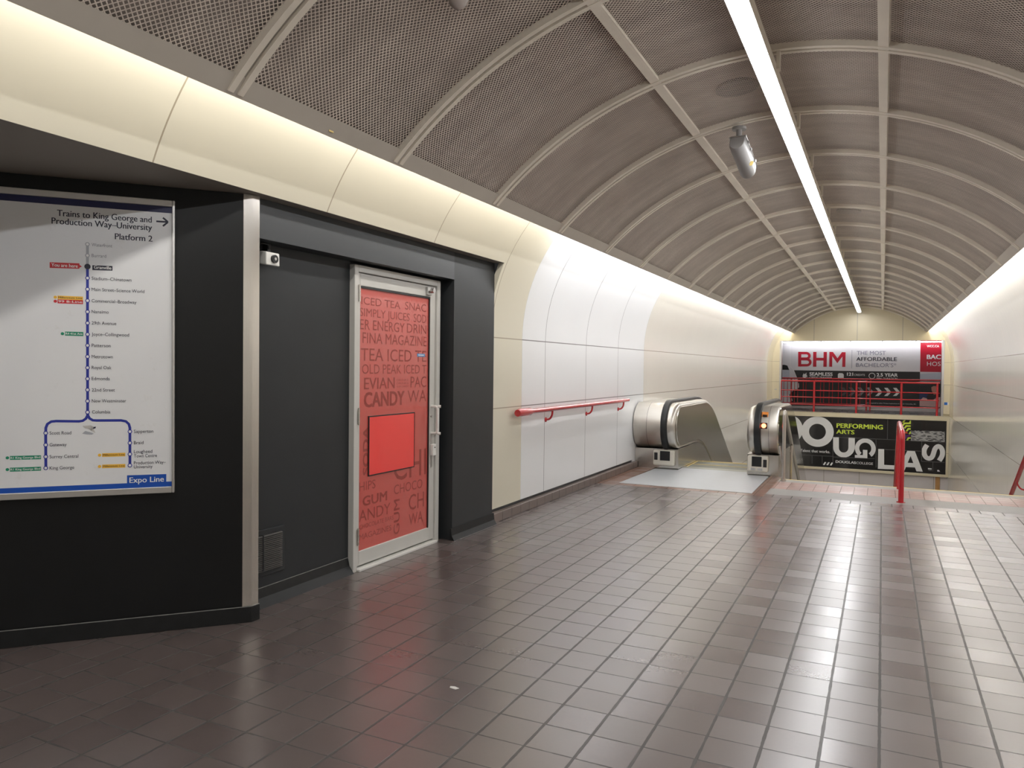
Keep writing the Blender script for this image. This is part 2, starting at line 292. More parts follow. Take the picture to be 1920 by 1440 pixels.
MAP_PRINT = [('P', [(-1.3112, 2.2695),
(-0.3499, 2.2796),
(-0.3498, 2.2451),
(-1.3114, 2.2399)], 'navy_top', 'top_band'),
('T', 'Trains to King George and', -0.8891, 2.1881, 0.4336, 0.031, 0, 'ink', 1, 'heading_text'),
('T', 'Production Way–University', -0.9134, 2.1468, 0.4594, 0.031, 0, 'ink', 1, 'heading_text'),
('T', 'Platform 2', -0.6282, 2.0887, 0.176, 0.0306, 0, 'ink', 1, 'heading_text'),
('L', [(-0.4336, 2.1971),
(-0.3796, 2.1978)], 0.009, 'ink', 'arrow'),
('L', [(-0.4015, 2.2188),
(-0.377, 2.198)], 0.009, 'ink', 'arrow'),
('L', [(-0.4015, 2.1743),
(-0.377, 2.198)], 0.009, 'ink', 'arrow'),
('T', 'Waterfront', -0.7352, 2.0451, 0.0941, 0.0165, 0, 'greytext', 0, 'station_name'),
('T', 'Burrard', -0.7352, 1.9898, 0.0666, 0.0165, 0, 'greytext', 0, 'station_name'),
('T', 'Stadium–Chinatown', -0.7354, 1.8727, 0.1843, 0.0166, 0, 'ink', 0, 'station_name'),
('T', 'Main Street–Science World', -0.7354, 1.8159, 0.2454, 0.0166, 0, 'ink', 0, 'station_name'),
('T', 'Commercial–Broadway', -0.7355, 1.7575, 0.208, 0.0166, 0, 'ink', 0, 'station_name'),
('T', 'Nanaimo', -0.7356, 1.7015, 0.0782, 0.0165, 0, 'ink', 0, 'station_name'),
('T', '29th Avenue', -0.7356, 1.6432, 0.1136, 0.0166, 0, 'ink', 0, 'station_name'),
('T', 'Joyce–Collingwood', -0.7357, 1.5854, 0.1735, 0.0166, 0, 'ink', 0, 'station_name'),
('T', 'Patterson', -0.7357, 1.5275, 0.0872, 0.0166, 0, 'ink', 0, 'station_name'),
('T', 'Metrotown', -0.7358, 1.4695, 0.0976, 0.0166, 0, 'ink', 0, 'station_name'),
('T', 'Royal Oak', -0.7359, 1.4131, 0.091, 0.0166, 0, 'ink', 0, 'station_name'),
('T', 'Edmonds', -0.7359, 1.3562, 0.0828, 0.0166, 0, 'ink', 0, 'station_name'),
('T', '22nd Street', -0.7353, 1.2971, 0.1064, 0.0166, 0, 'ink', 0, 'station_name'),
('T', 'New Westminster', -0.7353, 1.2404, 0.1588, 0.0167, 0, 'ink', 0, 'station_name'),
('T', 'Columbia', -0.7344, 1.1833, 0.0842, 0.0166, 0, 'ink', 0, 'station_name'),
('T', 'Scott Road', -0.925, 1.0782, 0.0965, 0.0164, 0, 'ink', 0, 'station_name'),
('T', 'Gateway', -0.9251, 1.0185, 0.076, 0.0164, 0, 'ink', 0, 'station_name'),
('T', 'Surrey Central', -0.9253, 0.9574, 0.1286, 0.0164, 0, 'ink', 0, 'station_name'),
('T', 'King George', -0.9254, 0.8999, 0.1098, 0.0164, 0, 'ink', 0, 'station_name'),
('T', 'Sapperton', -0.54, 1.0781, 0.0932, 0.017, 0, 'ink', 0, 'station_name'),
('T', 'Braid', -0.54, 1.0188, 0.0457, 0.0169, 0, 'ink', 0, 'station_name'),
('T', 'Lougheed', -0.54, 0.9713, 0.0884, 0.017, 0, 'ink', 0, 'station_name'),
('T', 'Town Centre', -0.5393, 0.9485, 0.1098, 0.017, 0, 'ink', 0, 'station_name'),
('T', 'Production Way–', -0.54, 0.9116, 0.1533, 0.017, 0, 'ink', 0, 'station_name'),
('T', 'University', -0.54, 0.8907, 0.0897, 0.017, 0, 'ink', 0, 'station_name'),
('P', [(-0.7321, 1.948),
(-0.6399, 1.9493),
(-0.6399, 1.925),
(-0.7322, 1.9231)], 'ink', 'name_box'),
('T', 'Granville', -0.7246, 1.9304, 0.0795, 0.016, 0, 'white', 1, 'station_name'),
('P', [(-0.9227, 1.952),
(-0.7905, 1.954),
(-0.7905, 1.9467),
(-0.779, 1.9381),
(-0.7905, 1.9322),
(-0.7905, 1.9265),
(-0.9227, 1.9229)], 'redlab', 'here_flag'),
('T', 'You are here', -0.9152, 1.9311, 0.117, 0.017, 0, 'white', 1, 'badge_text'),
('L', [(-0.7543, 2.054),
(-0.7544, 1.942)], 0.013, 'greyline', 'route_line'),
('L', [(-0.7544, 1.9393),
(-0.7546, 1.1873)], 0.013, 'blue', 'route_line'),
('PATH', [(-0.7546, 1.1928),
(-0.7548, 1.1735),
(-0.7626, 1.1571),
(-0.7771, 1.1463),
(-0.794, 1.1438),
(-0.8966, 1.1468),
(-0.9178, 1.1445),
(-0.9343, 1.1325),
(-0.9413, 1.1137),
(-0.9423, 1.0866)], 0.013, 'blue', 'route_line'),
('PATH', [(-0.7546, 1.1928),
(-0.7534, 1.1735),
(-0.7456, 1.1582),
(-0.731, 1.1484),
(-0.714, 1.147),
(-0.6003, 1.1458),
(-0.5778, 1.1404),
(-0.564, 1.1261),
(-0.5589, 1.1064),
(-0.5587, 1.0867)], 0.013, 'blue', 'route_line'),
('L', [(-0.9421, 1.0893),
(-0.9418, 0.9102)], 0.013, 'blue', 'route_line'),
('L', [(-0.5587, 1.0895),
(-0.5587, 0.9095)], 0.013, 'blue', 'route_line'),
('C', (-0.7543, 2.054), 0.0104, 'greyline', 'station_marker', 0.0063),
('C', (-0.7543, 1.9966), 0.0104, 'greyline', 'station_marker', 0.0063),
('C', (-0.754, 1.8808), 0.0104, 'blue', 'station_marker', 0.0066),
('C', (-0.7541, 1.8236), 0.0104, 'blue', 'station_marker', 0.0066),
('C', (-0.7541, 1.7648), 0.0104, 'blue', 'station_marker', 0.0066),
('C', (-0.7542, 1.7078), 0.0104, 'blue', 'station_marker', 0.0066),
('C', (-0.7543, 1.65), 0.0104, 'blue', 'station_marker', 0.0066),
('C', (-0.7543, 1.5916), 0.0104, 'blue', 'station_marker', 0.0066),
('C', (-0.7544, 1.5347), 0.0104, 'blue', 'station_marker', 0.0066),
('C', (-0.7545, 1.4771), 0.0104, 'blue', 'station_marker', 0.0066),
('C', (-0.7545, 1.4199), 0.0104, 'blue', 'station_marker', 0.0066),
('C', (-0.7546, 1.363), 0.0105, 'blue', 'station_marker', 0.0066),
('C', (-0.7547, 1.3058), 0.0105, 'blue', 'station_marker', 0.0066),
('C', (-0.7547, 1.2479), 0.0105, 'blue', 'station_marker', 0.0066),
('C', (-0.7548, 1.1904), 0.0105, 'blue', 'station_marker', 0.0066),
('C', (-0.9419, 1.0866), 0.0103, 'blue', 'station_marker', 0.0065),
('C', (-0.942, 1.0264), 0.0103, 'blue', 'station_marker', 0.0065),
('C', (-0.9421, 0.9664), 0.0103, 'blue', 'station_marker', 0.0065),
('C', (-0.9423, 0.9086), 0.0103, 'blue', 'station_marker', 0.0065),
('C', (-0.5587, 1.0861), 0.0107, 'blue', 'station_marker', 0.0067),
('C', (-0.5587, 1.0263), 0.0107, 'blue', 'station_marker', 0.0067),
('C', (-0.5587, 0.9672), 0.0107, 'blue', 'station_marker', 0.0068),
('C', (-0.5587, 0.9081), 0.0107, 'blue', 'station_marker', 0.0068),
('C', (-0.7542, 1.9398), 0.0142, 'ink', 'station_marker', 0.0),
('L', [(-0.7542, 1.9488),
(-0.7542, 1.9325)], 0.003, 'white', 'arrow'),
('L', [(-0.7597, 1.9381),
(-0.7542, 1.9305)], 0.003, 'white', 'arrow'),
('L', [(-0.7486, 1.9388),
(-0.7542, 1.9305)], 0.003, 'white', 'arrow'),
('P', [(-0.8883, 1.785),
(-0.7746, 1.7847),
(-0.7746, 1.7661),
(-0.8883, 1.7667)], 'yellow', 'line_badge'),
('T', 'Millennium Line', -0.8847, 1.7718, 0.1065, 0.0087, 0, 'ink', 1, 'badge_text'),
('C', (-0.8982, 1.7762), 0.0076, 'yellow', 'badge_icon', 0.0),
('P', [(-0.8883, 1.7658),
(-0.7746, 1.7664),
(-0.7747, 1.7461),
(-0.8883, 1.7458)], 'redlab', 'line_badge'),
('T', '99 B-Line', -0.8848, 1.7514, 0.1065, 0.0103, 0, 'white', 1, 'badge_text'),
('C', (-0.8982, 1.756), 0.0076, 'redlab', 'badge_icon', 0.0),
('P', [(-0.8557, 1.6036),
(-0.7734, 1.6031),
(-0.7734, 1.5823),
(-0.8557, 1.5829)], 'green', 'line_badge'),
('T', 'R4 41st Ave', -0.8522, 1.5881, 0.0751, 0.0109, 0, 'white', 1, 'badge_text'),
('C', (-0.8669, 1.5924), 0.0076, 'green', 'badge_icon', 0.0),
('P', [(-1.0973, 0.9751),
(-0.9627, 0.9744),
(-0.9628, 0.9544),
(-1.0974, 0.9553)], 'green', 'line_badge'),
('T', 'R1 King George Blvd', -1.0939, 0.9602, 0.1277, 0.0102, 0, 'white', 1, 'badge_text'),
('C', (-1.108, 0.9661), 0.0075, 'green', 'badge_icon', 0.0),
('P', [(-1.0975, 0.9162),
(-0.9629, 0.9164),
(-0.9629, 0.8964),
(-1.0976, 0.8964)], 'green', 'line_badge'),
('T', 'R1 King George Blvd', -1.0941, 0.9018, 0.1277, 0.0102, 0, 'white', 1, 'badge_text'),
('C', (-1.1082, 0.9075), 0.0075, 'green', 'badge_icon', 0.0),
('P', [(-0.6881, 0.9755),
(-0.5803, 0.9755),
(-0.5803, 0.9569),
(-0.6881, 0.9571)], 'yellow', 'line_badge'),
('T', 'Millennium Line', -0.6844, 0.9626, 0.1004, 0.0084, 0, 'ink', 1, 'badge_text'),
('C', (-0.6999, 0.9667), 0.0078, 'yellow', 'badge_icon', 0.0),
('P', [(-0.6882, 0.9165),
(-0.5803, 0.9162),
(-0.5803, 0.8976),
(-0.6882, 0.8982)], 'yellow', 'line_badge'),
('T', 'Millennium Line', -0.6845, 0.9035, 0.1004, 0.0084, 0, 'ink', 1, 'badge_text'),
('C', (-0.7, 0.9075), 0.0078, 'yellow', 'badge_icon', 0.0),
('P', [(-1.3175, 0.8186),
(-0.3485, 0.8143),
(-0.3485, 0.7833),
(-1.3177, 0.7819)], 'royal', 'bottom_band'),
('P', [(-0.5723, 0.8557),
(-0.384, 0.8549),
(-0.384, 0.8128),
(-0.5723, 0.8143)], 'royal', 'line_name_box'),
('T', 'Expo Line', -0.5605, 0.8155, 0.1645, 0.0284, 0, 'white', 1, 'line_name'),
('P', [(-0.7796, 1.0803),
(-0.7651, 1.0938),
(-0.7457, 1.0879),
(-0.7262, 1.0791),
(-0.736, 1.0738),
(-0.7603, 1.0758)], 'greyline', 'sticker_scrap'),
('P', [(-0.7359, 1.1125),
(-0.7164, 1.1149),
(-0.7189, 1.1067),
(-0.7286, 1.1041)], 'ink', 'sticker_scrap'),
('P', [(-0.7772, 1.1202),
(-0.7408, 1.1223),
(-0.7262, 1.1151),
(-0.736, 1.0932),
(-0.7189, 1.0817),
(-0.7262, 1.1013),
(-0.7651, 1.1076)], 'scrapc', 'sticker_scrap')]
FILM_PRINT = [('T', 'ICED TEA', 4.379, 1.8795, 0.482, 0.054, 0, 'film', 0, 'film_word'),
('T', 'SNAC', 4.927, 1.882, 0.301, 0.059, 0, 'film', 0, 'film_word'),
('T', 'SIMPLY JUICES', 4.362, 1.796, 0.627, 0.057, 0, 'film', 0, 'film_word'),
('T', 'SOD', 5.047, 1.7925, 0.183, 0.064, 0, 'film', 0, 'film_word'),
('T', 'ER ENERGY', 4.365, 1.7025, 0.557, 0.071, 0, 'film', 0, 'film_word'),
('T', 'DRIN', 4.954, 1.7045, 0.277, 0.071, 0, 'film', 0, 'film_word'),
('T', 'FINA MAGAZINE', 4.395, 1.606, 0.842, 0.076, 0, 'film', 0, 'film_word'),
('T', 'TEA ICED TE', 4.376, 1.4805, 0.859, 0.089, 0, 'film', 0, 'film_word'),
('T', 'OLD PEAK ICED T', 4.391, 1.3875, 0.845, 0.068, 0, 'film', 0, 'film_word'),
('T', 'EVIAN', 4.417, 1.277, 0.376, 0.082, 0, 'film', 1, 'film_word'),
('T', 'PAC', 5.01, 1.2785, 0.228, 0.085, 0, 'film', 0, 'film_word'),
('T', 'CANDY', 4.42, 1.1495, 0.502, 0.103, 0, 'film', 2, 'film_word'),
('T', 'WA', 4.97, 1.1625, 0.27, 0.093, 0, 'film', 0, 'film_word'),
('T', 'SODA', 4.477, 0.665, 0.343, 0.066, 1, 'film', 2, 'film_word'),
('T', 'HIPS', 4.369, 0.554, 0.192, 0.063, 0, 'film', 0, 'film_word'),
('T', 'CHOCO', 4.796, 0.4695, 0.397, 0.071, 0, 'film', 0, 'film_word'),
('T', 'CHI', 4.788, 0.5725, 0.458, 0.209, 0, 'film', 0, 'film_word'),
('T', 'GUM', 4.411, 0.4435, 0.293, 0.067, 0, 'film', 2, 'film_word'),
('T', 'ANDY', 4.367, 0.335, 0.383, 0.082, 0, 'film', 0, 'film_word'),
('T', 'CH', 4.999, 0.3145, 0.219, 0.12, 0, 'film', 0, 'film_word'),
('T', 'WA', 5.001, 0.194, 0.203, 0.09, 0, 'film', 0, 'film_word'),
('T', 'GUM', 4.872, 0.161, 0.266, 0.075, 1, 'film', 1, 'film_word'),
('T', 'CHOCOLATE BARS', 4.372, 0.2825, 0.42, 0.031, 0, 'film', 0, 'film_word'),
('T', 'MAGAZINES', 4.373, 0.206, 0.392, 0.04, 0, 'film', 0, 'film_word'),
('T', 'DRINKS', 4.82, 1.331, 0.159, 0.015, 0, 'film', 0, 'film_word'),
('T', 'DRINKS', 4.82, 1.3065, 0.16, 0.014, 0, 'film', 0, 'film_word'),
('T', 'GUM CANDY', 4.821, 1.282, 0.159, 0.014, 0, 'film', 0, 'film_word')]
DOUGLAS_PRINT = [('T', 'PERFORMING', -1.269, -0.3605, 1.31, 0.134, 0, 'lime', 2, 'sign_text'),
('T', 'ARTS', -1.274, -0.549, 0.516, 0.123, 0, 'lime', 2, 'sign_text'),
('T', 'Talent that works.', -2.34, -1.186, 0.891, 0.086, 0, 'white', 1, 'sign_text'),
('T', 'DOUGLAS', -1.276, -1.477, 0.58, 0.074, 0, 'white', 2, 'sign_text'),
('T', 'COLLEGE', -0.684, -1.476, 0.474, 0.07, 0, 'white', 0, 'sign_text'),
('RING', [-1.835, -0.518], 0.482, 0.486, 0.52, 0, 360, 'white', 'letter'),
('RING', [-2.751, -0.478], 0.48, 0.486, 0.52, -90, 90, 'white', 'letter'),
('RING', [-0.436, -0.977], 0.294, 0.314, 0.58, -52, 232, 'white', 'letter'),
('P', [(-0.727, -1.197),
(-0.373, -1.186),
(-0.371, -1.286),
(-0.725, -1.292)], 'white', 'letter'),
('P', [(-0.502, -1.023),
(-0.376, -1.023),
(-0.373, -1.189),
(-0.499, -1.193)], 'white', 'letter'),
('P', [(-1.369, -0.663),
(-1.2, -0.66),
(-1.193, -0.999),
(-1.189, -1.033),
(-1.178, -1.064),
(-1.161, -1.092),
(-1.139, -1.114),
(-1.112, -1.131),
(-1.083, -1.14),
(-1.052, -1.142),
(-1.022, -1.136),
(-0.993, -1.124),
(-0.967, -1.104),
(-0.946, -1.079),
(-0.93, -1.05),
(-0.921, -1.017),
(-0.918, -0.984),
(-0.92, -0.657),
(-0.738, -0.656),
(-0.732, -0.941),
(-0.738, -1.016),
(-0.76, -1.088),
(-0.796, -1.154),
(-0.845, -1.21),
(-0.903, -1.254),
(-0.969, -1.283),
(-1.039, -1.296),
(-1.109, -1.292),
(-1.177, -1.271),
(-1.238, -1.234),
(-1.289, -1.184),
(-1.328, -1.122),
(-1.353, -1.052),
(-1.362, -0.977)], 'white', 'letter'),
('P', [(-0.071, -0.973),
(0.094, -0.969),
(0.103, -1.454),
(0.419, -1.452),
(0.422, -1.575),
(-0.069, -1.589)], 'white', 'letter'),
('P', [(0.731, -0.976),
(0.932, -0.974),
(1.16, -1.591),
(0.99, -1.593),
(0.946, -1.475),
(0.701, -1.482),
(0.665, -1.589),
(0.483, -1.593)], 'white', 'letter'),
('P', [(0.822, -1.134),
(0.899, -1.346),
(0.747, -1.348)], 'black2', 'letter_counter'),
('PATH', [(1.258, -0.773),
(1.254, -0.78),
(1.245, -0.794),
(1.232, -0.815),
(1.215, -0.843),
(1.202, -0.872),
(1.191, -0.903),
(1.184, -0.935),
(1.181, -0.969),
(1.181, -1.003),
(1.185, -1.035),
(1.193, -1.067),
(1.204, -1.099),
(1.219, -1.125),
(1.237, -1.147),
(1.258, -1.164),
(1.283, -1.176),
(1.307, -1.181),
(1.329, -1.179),
(1.351, -1.171),
(1.371, -1.157),
(1.389, -1.137),
(1.403, -1.111),
(1.416, -1.081),
(1.425, -1.045),
(1.434, -1.01),
(1.442, -0.977),
(1.45, -0.945),
(1.456, -0.915),
(1.466, -0.886),
(1.48, -0.86),
(1.496, -0.837),
(1.516, -0.816),
(1.537, -0.802),
(1.557, -0.797),
(1.577, -0.8),
(1.598, -0.81),
(1.616, -0.825),
(1.632, -0.844),
(1.645, -0.868),
(1.656, -0.895),
(1.664, -0.926),
(1.668, -0.958),
(1.669, -0.993),
(1.667, -1.029),
(1.661, -1.066),
(1.65, -1.103),
(1.635, -1.139),
(1.616, -1.176),
(1.602, -1.203),
(1.592, -1.221),
(1.587, -1.23)], 0.131, 'white', 'letter'),
('L', [(-1.362, -0.67),
(-0.177, -0.661)], 0.012, 'hair', 'rule_line'),
('L', [(-0.302, -0.665),
(0.403, -0.662)], 0.012, 'hair', 'rule_line'),
('L', [(0.634, -0.668),
(1.724, -0.66)], 0.012, 'hair', 'rule_line'),
('L', [(0.176, -0.056),
(0.176, -0.656)], 0.012, 'hair', 'rule_line'),
('L', [(-0.139, -0.684),
(-0.122, -1.547)], 0.012, 'hair', 'rule_line'),
('L', [(0.09, -0.978),
(1.102, -0.973)], 0.012, 'hair', 'rule_line'),
('L', [(1.114, -0.679),
(1.121, -1.28)], 0.012, 'hair', 'rule_line'),
('L', [(1.121, -1.28),
(1.732, -1.274)], 0.012, 'hair', 'rule_line'),
('L', [(1.422, -1.288),
(1.428, -1.559)], 0.012, 'hair', 'rule_line'),
('L', [(-2.399, -1.291),
(-1.363, -1.282)], 0.012, 'hair', 'rule_line'),
('L', [(-1.363, -1.299),
(-0.165, -1.28)], 0.012, 'hair', 'rule_line'),
('L', [(-1.982, -1.287),
(-1.977, -1.559)], 0.012, 'hair', 'rule_line'),
('L', [(-1.678, -1.29),
(-1.673, -1.553)], 0.012, 'hair', 'rule_line'),
('L', [(-1.369, -0.981),
(-1.358, -1.532)], 0.012, 'hair', 'rule_line'),
('P', [(-1.652, -1.57),
(-1.602, -1.477),
(-1.556, -1.479),
(-1.6, -1.573)], 'white', 'slash_mark'),
('P', [(-1.55, -1.57),
(-1.499, -1.477),
(-1.453, -1.479),
(-1.497, -1.572)], 'white', 'slash_mark'),
('P', [(-1.448, -1.57),
(-1.397, -1.477),
(-1.352, -1.479),
(-1.395, -1.572)], 'white', 'slash_mark'),
('P', [(0.57, -0.211),
(0.623, -0.12),
(0.804, -0.116),
(0.805, -0.162),
(0.648, -0.169),
(0.613, -0.225)], 'lime', 'chevron_band'),
('P', [(0.62, -0.29),
(0.673, -0.199),
(0.805, -0.198),
(0.806, -0.244),
(0.698, -0.248),
(0.663, -0.304)], 'lime', 'chevron_band'),
('P', [(0.676, -0.376),
(0.729, -0.285),
(0.807, -0.286),
(0.808, -0.332),
(0.754, -0.334),
(0.719, -0.39)], 'lime', 'chevron_band'),
('P', [(0.751, -0.461),
(0.803, -0.37),
(0.809, -0.374),
(0.81, -0.42),
(0.828, -0.419),
(0.793, -0.475)], 'lime', 'chevron_band'),
('P', [(0.568, -0.118),
(0.615, -0.052),
(0.664, -0.053),
(0.605, -0.134)], 'lime', 'chevron_band'),
('P', [(0.744, -0.149),
(0.784, -0.055),
(0.808, -0.056),
(0.81, -0.146)], 'lime', 'chevron_band'),
('P', [(0.629, -0.399),
(0.713, -0.401),
(0.738, -0.455),
(0.63, -0.453)], 'orange', 'chevron_band'),
('P', [(0.637, -0.5),
(0.793, -0.479),
(0.8, -0.533),
(0.716, -0.558),
(0.688, -0.627),
(0.638, -0.589)], 'purple', 'chevron_band'),
('P', [(0.694, -0.665),
(0.735, -0.57),
(0.813, -0.564),
(0.814, -0.604),
(0.766, -0.612),
(0.74, -0.668)], 'lime', 'chevron_band'),
('P', [(0.821, -0.356),
(1.718, -0.347),
(1.719, -0.67),
(0.821, -0.675)], 'hatch', 'hatch_panel'),
('P', [(1.294, -1.474),
(1.393, -1.474),
(1.394, -1.508),
(1.295, -1.509)], 'white', 'sign_mark'),
('P', [(1.309, -1.524),
(1.392, -1.523),
(1.392, -1.548),
(1.31, -1.551)], 'hair', 'sign_mark'),
('P', [(1.538, -1.515),
(1.579, -1.506),
(1.615, -1.557),
(1.545, -1.559)], 'white', 'sign_mark')]
BHM_PRINT = [('P', [(-2.833, 1.437),
(1.124, 1.432),
(1.149, 0.235),
(-2.896, 0.185),
(-2.975, 0.563),
(-2.677, 0.912),
(-2.716, 1.12)], 'black2', 'dark_band'),
('P', [(-3.447, 1.63),
(-3.16, 1.628),
(-3.061, 1.601),
(-2.991, 1.444),
(-3.444, 1.446)], 'black2', 'print_shape'),
('P', [(-3.444, 1.438),
(-2.983, 1.439),
(-2.977, 1.119),
(-3.438, 1.119)], 'paleblue', 'print_shape'),
('L', [(-3.46, 2.324),
(-2.974, 2.32)], 0.016, 'white', 'rule_line'),
('L', [(-2.974, 2.331),
(-2.959, 1.515)], 0.016, 'white', 'rule_line'),
('L', [(-2.948, 1.571),
(-2.841, 1.43)], 0.02, 'white', 'rule_line'),
('L', [(-2.841, 1.43),
(-2.708, 1.1)], 0.02, 'white', 'rule_line'),
('L', [(-2.937, 0.58),
(-2.873, 0.344)], 0.02, 'white', 'rule_line'),
('P', [(-2.938, 1.0),
(-2.662, 0.982),
(-2.652, 0.84),
(-2.71, 0.76),
(-2.933, 0.771)], 'white', 'print_shape'),
('P', [(1.119, 2.572),
(1.996, 2.549),
(2.02, 1.43),
(1.127, 1.435)], 'bhmred', 'red_panel'),
('P', [(1.126, 1.364),
(2.02, 1.447),
(2.027, 1.115),
(1.131, 1.116)], 'paleblue', 'photo_print'),
('P', [(1.131, 1.116),
(2.027, 1.115),
(2.045, 0.239),
(1.149, 0.235)], 'black2', 'photo_print'),
('P', [(1.12, 0.708),
(1.374, 0.699),
(1.428, 0.59),
(1.169, 0.509),
(1.123, 0.522)], 'deepblue', 'photo_print'),
('P', [(1.131, 0.463),
(1.233, 0.585),
(1.377, 0.544),
(1.635, 0.581),
(1.813, 0.63),
(1.821, 0.271),
(1.135, 0.285)], 'pink', 'photo_print'),
('P', [(1.466, 0.93),
(1.536, 0.969),
(1.652, 0.956),
(1.68, 0.847),
(1.645, 0.699),
(1.542, 0.682),
(1.475, 0.813)], 'skin', 'photo_print'),
('P', [(1.336, 0.632),
(1.413, 0.708),
(1.555, 0.689),
(1.596, 0.565),
(1.495, 0.474),
(1.352, 0.514)], 'hair_dark', 'photo_print'),
('P', [(-2.705, 2.094),
(-2.601, 2.092),
(-2.597, 1.57),
(-2.698, 1.57)], 'bhmred', 'letter'),
('PATH', [(-2.659, 2.047),
(-2.438, 2.047),
(-2.405, 2.042),
(-2.375, 2.029),
(-2.352, 2.007),
(-2.336, 1.98),
(-2.33, 1.95),
(-2.335, 1.92),
(-2.349, 1.893),
(-2.372, 1.871),
(-2.402, 1.857),
(-2.434, 1.852),
(-2.656, 1.851)], 0.087, 'bhmred', 'letter'),
('PATH', [(-2.655, 1.832),
(-2.419, 1.832),
(-2.382, 1.827),
(-2.348, 1.812),
(-2.321, 1.789),
(-2.303, 1.759),
(-2.297, 1.726),
(-2.302, 1.693),
(-2.319, 1.663),
(-2.345, 1.64),
(-2.378, 1.624),
(-2.415, 1.619),
(-2.651, 1.616)], 0.087, 'bhmred', 'letter'),
('P', [(-2.207, 2.091),
(-2.099, 2.09),
(-2.095, 1.568),
(-2.206, 1.569)], 'bhmred', 'letter'),
('P', [(-1.867, 2.089),
(-1.759, 2.088),
(-1.759, 1.569),
(-1.868, 1.569)], 'bhmred', 'letter'),
('P', [(-2.113, 1.884),
(-1.852, 1.882),
(-1.853, 1.789),
(-2.111, 1.79)], 'bhmred', 'letter'),
('P', [(-1.68, 2.091),
(-1.566, 2.088),
(-1.416, 1.872),
(-1.277, 2.084),
(-1.161, 2.081),
(-1.161, 1.572),
(-1.26, 1.572),
(-1.261, 1.931),
(-1.418, 1.699),
(-1.583, 1.938),
(-1.583, 1.572),
(-1.68, 1.573)], 'bhmred', 'letter'),
('L', [(-0.964, 2.157),
(-0.961, 1.53)], 0.01, 'slate', 'rule_line'),
('T', 'THE MOST', -0.81, 1.99, 0.898, 0.131, 0, 'slate', 0, 'sign_text'),
('T', 'AFFORDABLE', -0.82, 1.787, 1.247, 0.127, 0, 'ink', 1, 'sign_text'),
('T', "BACHELOR'S*", -0.824, 1.579, 1.239, 0.131, 0, 'slate', 0, 'sign_text'),
('T', 'SEAMLESS', -2.311, 1.257, 0.744, 0.112, 0, 'white', 2, 'sign_text'),
('T', 'CREDIT TRANSFER', -2.31, 1.168, 0.731, 0.064, 0, 'white', 0, 'sign_text'),
('T', '121', -1.099, 1.2705, 0.184, 0.104, 0, 'white', 2, 'sign_text'),
('T', 'CREDITS', -0.88, 1.2705, 0.337, 0.063, 0, 'white', 0, 'sign_text'),
('T', '2.5 YEAR', -0.174, 1.26, 0.635, 0.108, 0, 'white', 2, 'sign_text'),
('T', 'MIN. DURATION', -0.173, 1.163, 0.628, 0.062, 0, 'white', 0, 'sign_text'),
('T', 'WCC.CA', 1.31, 2.252, 0.35, 0.067, 0, 'white', 2, 'sign_text'),
('T', 'BAC', 1.318, 1.8625, 0.4, 0.138, 0, 'white', 2, 'sign_text'),
('T', 'HOS', 1.323, 1.633, 0.395, 0.138, 0, 'white', 0, 'sign_text'),
('T', '*As compared to other Private Institutions in British Columbia, BC.', -0.499, 0.3325, 1.536, 0.035, 0, 'white', 0, 'sign_text'),
('P', [(-0.213, 0.869),
(-0.106, 0.871),
(-0.006, 0.743),
(-0.107, 0.737)], 'white', 'chevron'),
('P', [(-0.106, 0.704),
(-0.005, 0.71),
(-0.101, 0.595),
(-0.207, 0.592)], 'white', 'chevron'),
('P', [(0.06, 0.875),
(0.166, 0.877),
(0.266, 0.749),
(0.165, 0.743)], 'white', 'chevron'),
('P', [(0.166, 0.711),
(0.266, 0.717),
(0.171, 0.602),
(0.066, 0.599)], 'white', 'chevron'),
('P', [(0.329, 0.881),
(0.434, 0.883),
(0.533, 0.756),
(0.433, 0.75)], 'white', 'chevron'),
('P', [(0.434, 0.717),
(0.533, 0.724),
(0.439, 0.61),
(0.335, 0.607)], 'white', 'chevron'),
('P', [(-0.488, 0.877),
(-0.381, 0.88),
(-0.279, 0.751),
(-0.382, 0.744)], 'chev1', 'chevron'),
('P', [(-0.381, 0.712),
(-0.279, 0.718),
(-0.375, 0.602),
(-0.483, 0.599)], 'chev1', 'chevron'),
('P', [(-0.765, 0.871),
(-0.656, 0.873),
(-0.554, 0.744),
(-0.657, 0.738)], 'chev2', 'chevron'),
('P', [(-0.656, 0.705),
(-0.553, 0.711),
(-0.651, 0.595),
(-0.759, 0.592)], 'chev2', 'chevron'),
('P', [(-1.045, 0.865),
(-0.936, 0.867),
(-0.833, 0.737),
(-0.937, 0.731)], 'chev3', 'chevron'),
('P', [(-0.936, 0.698),
(-0.832, 0.704),
(-0.93, 0.587),
(-1.04, 0.584)], 'chev3', 'chevron'),
('P', [(-1.3, 0.859),
(-1.189, 0.862),
(-1.085, 0.731),
(-1.19, 0.725)], 'chev4', 'chevron'),
('P', [(-1.189, 0.692),
(-1.084, 0.698),
(-1.184, 0.581),
(-1.294, 0.578)], 'chev4', 'chevron'),
('C', (-0.32, 1.276), 0.102, 'white', 'clock_icon', 0.0838),
('C', (-0.319, 1.273), 0.062, 'white', 'clock_icon', 0.0),
('P', [(-1.394, 1.31),
(-1.36, 1.355),
(-1.25, 1.353),
(-1.206, 1.309),
(-1.204, 1.187),
(-1.391, 1.189)], 'white', 'bag_icon'),
('P', [(-2.541, 1.255),
(-2.507, 1.331),
(-2.471, 1.294),
(-2.419, 1.361),
(-2.418, 1.286),
(-2.381, 1.22),
(-2.469, 1.172),
(-2.54, 1.199)], 'white', 'hand_icon')]
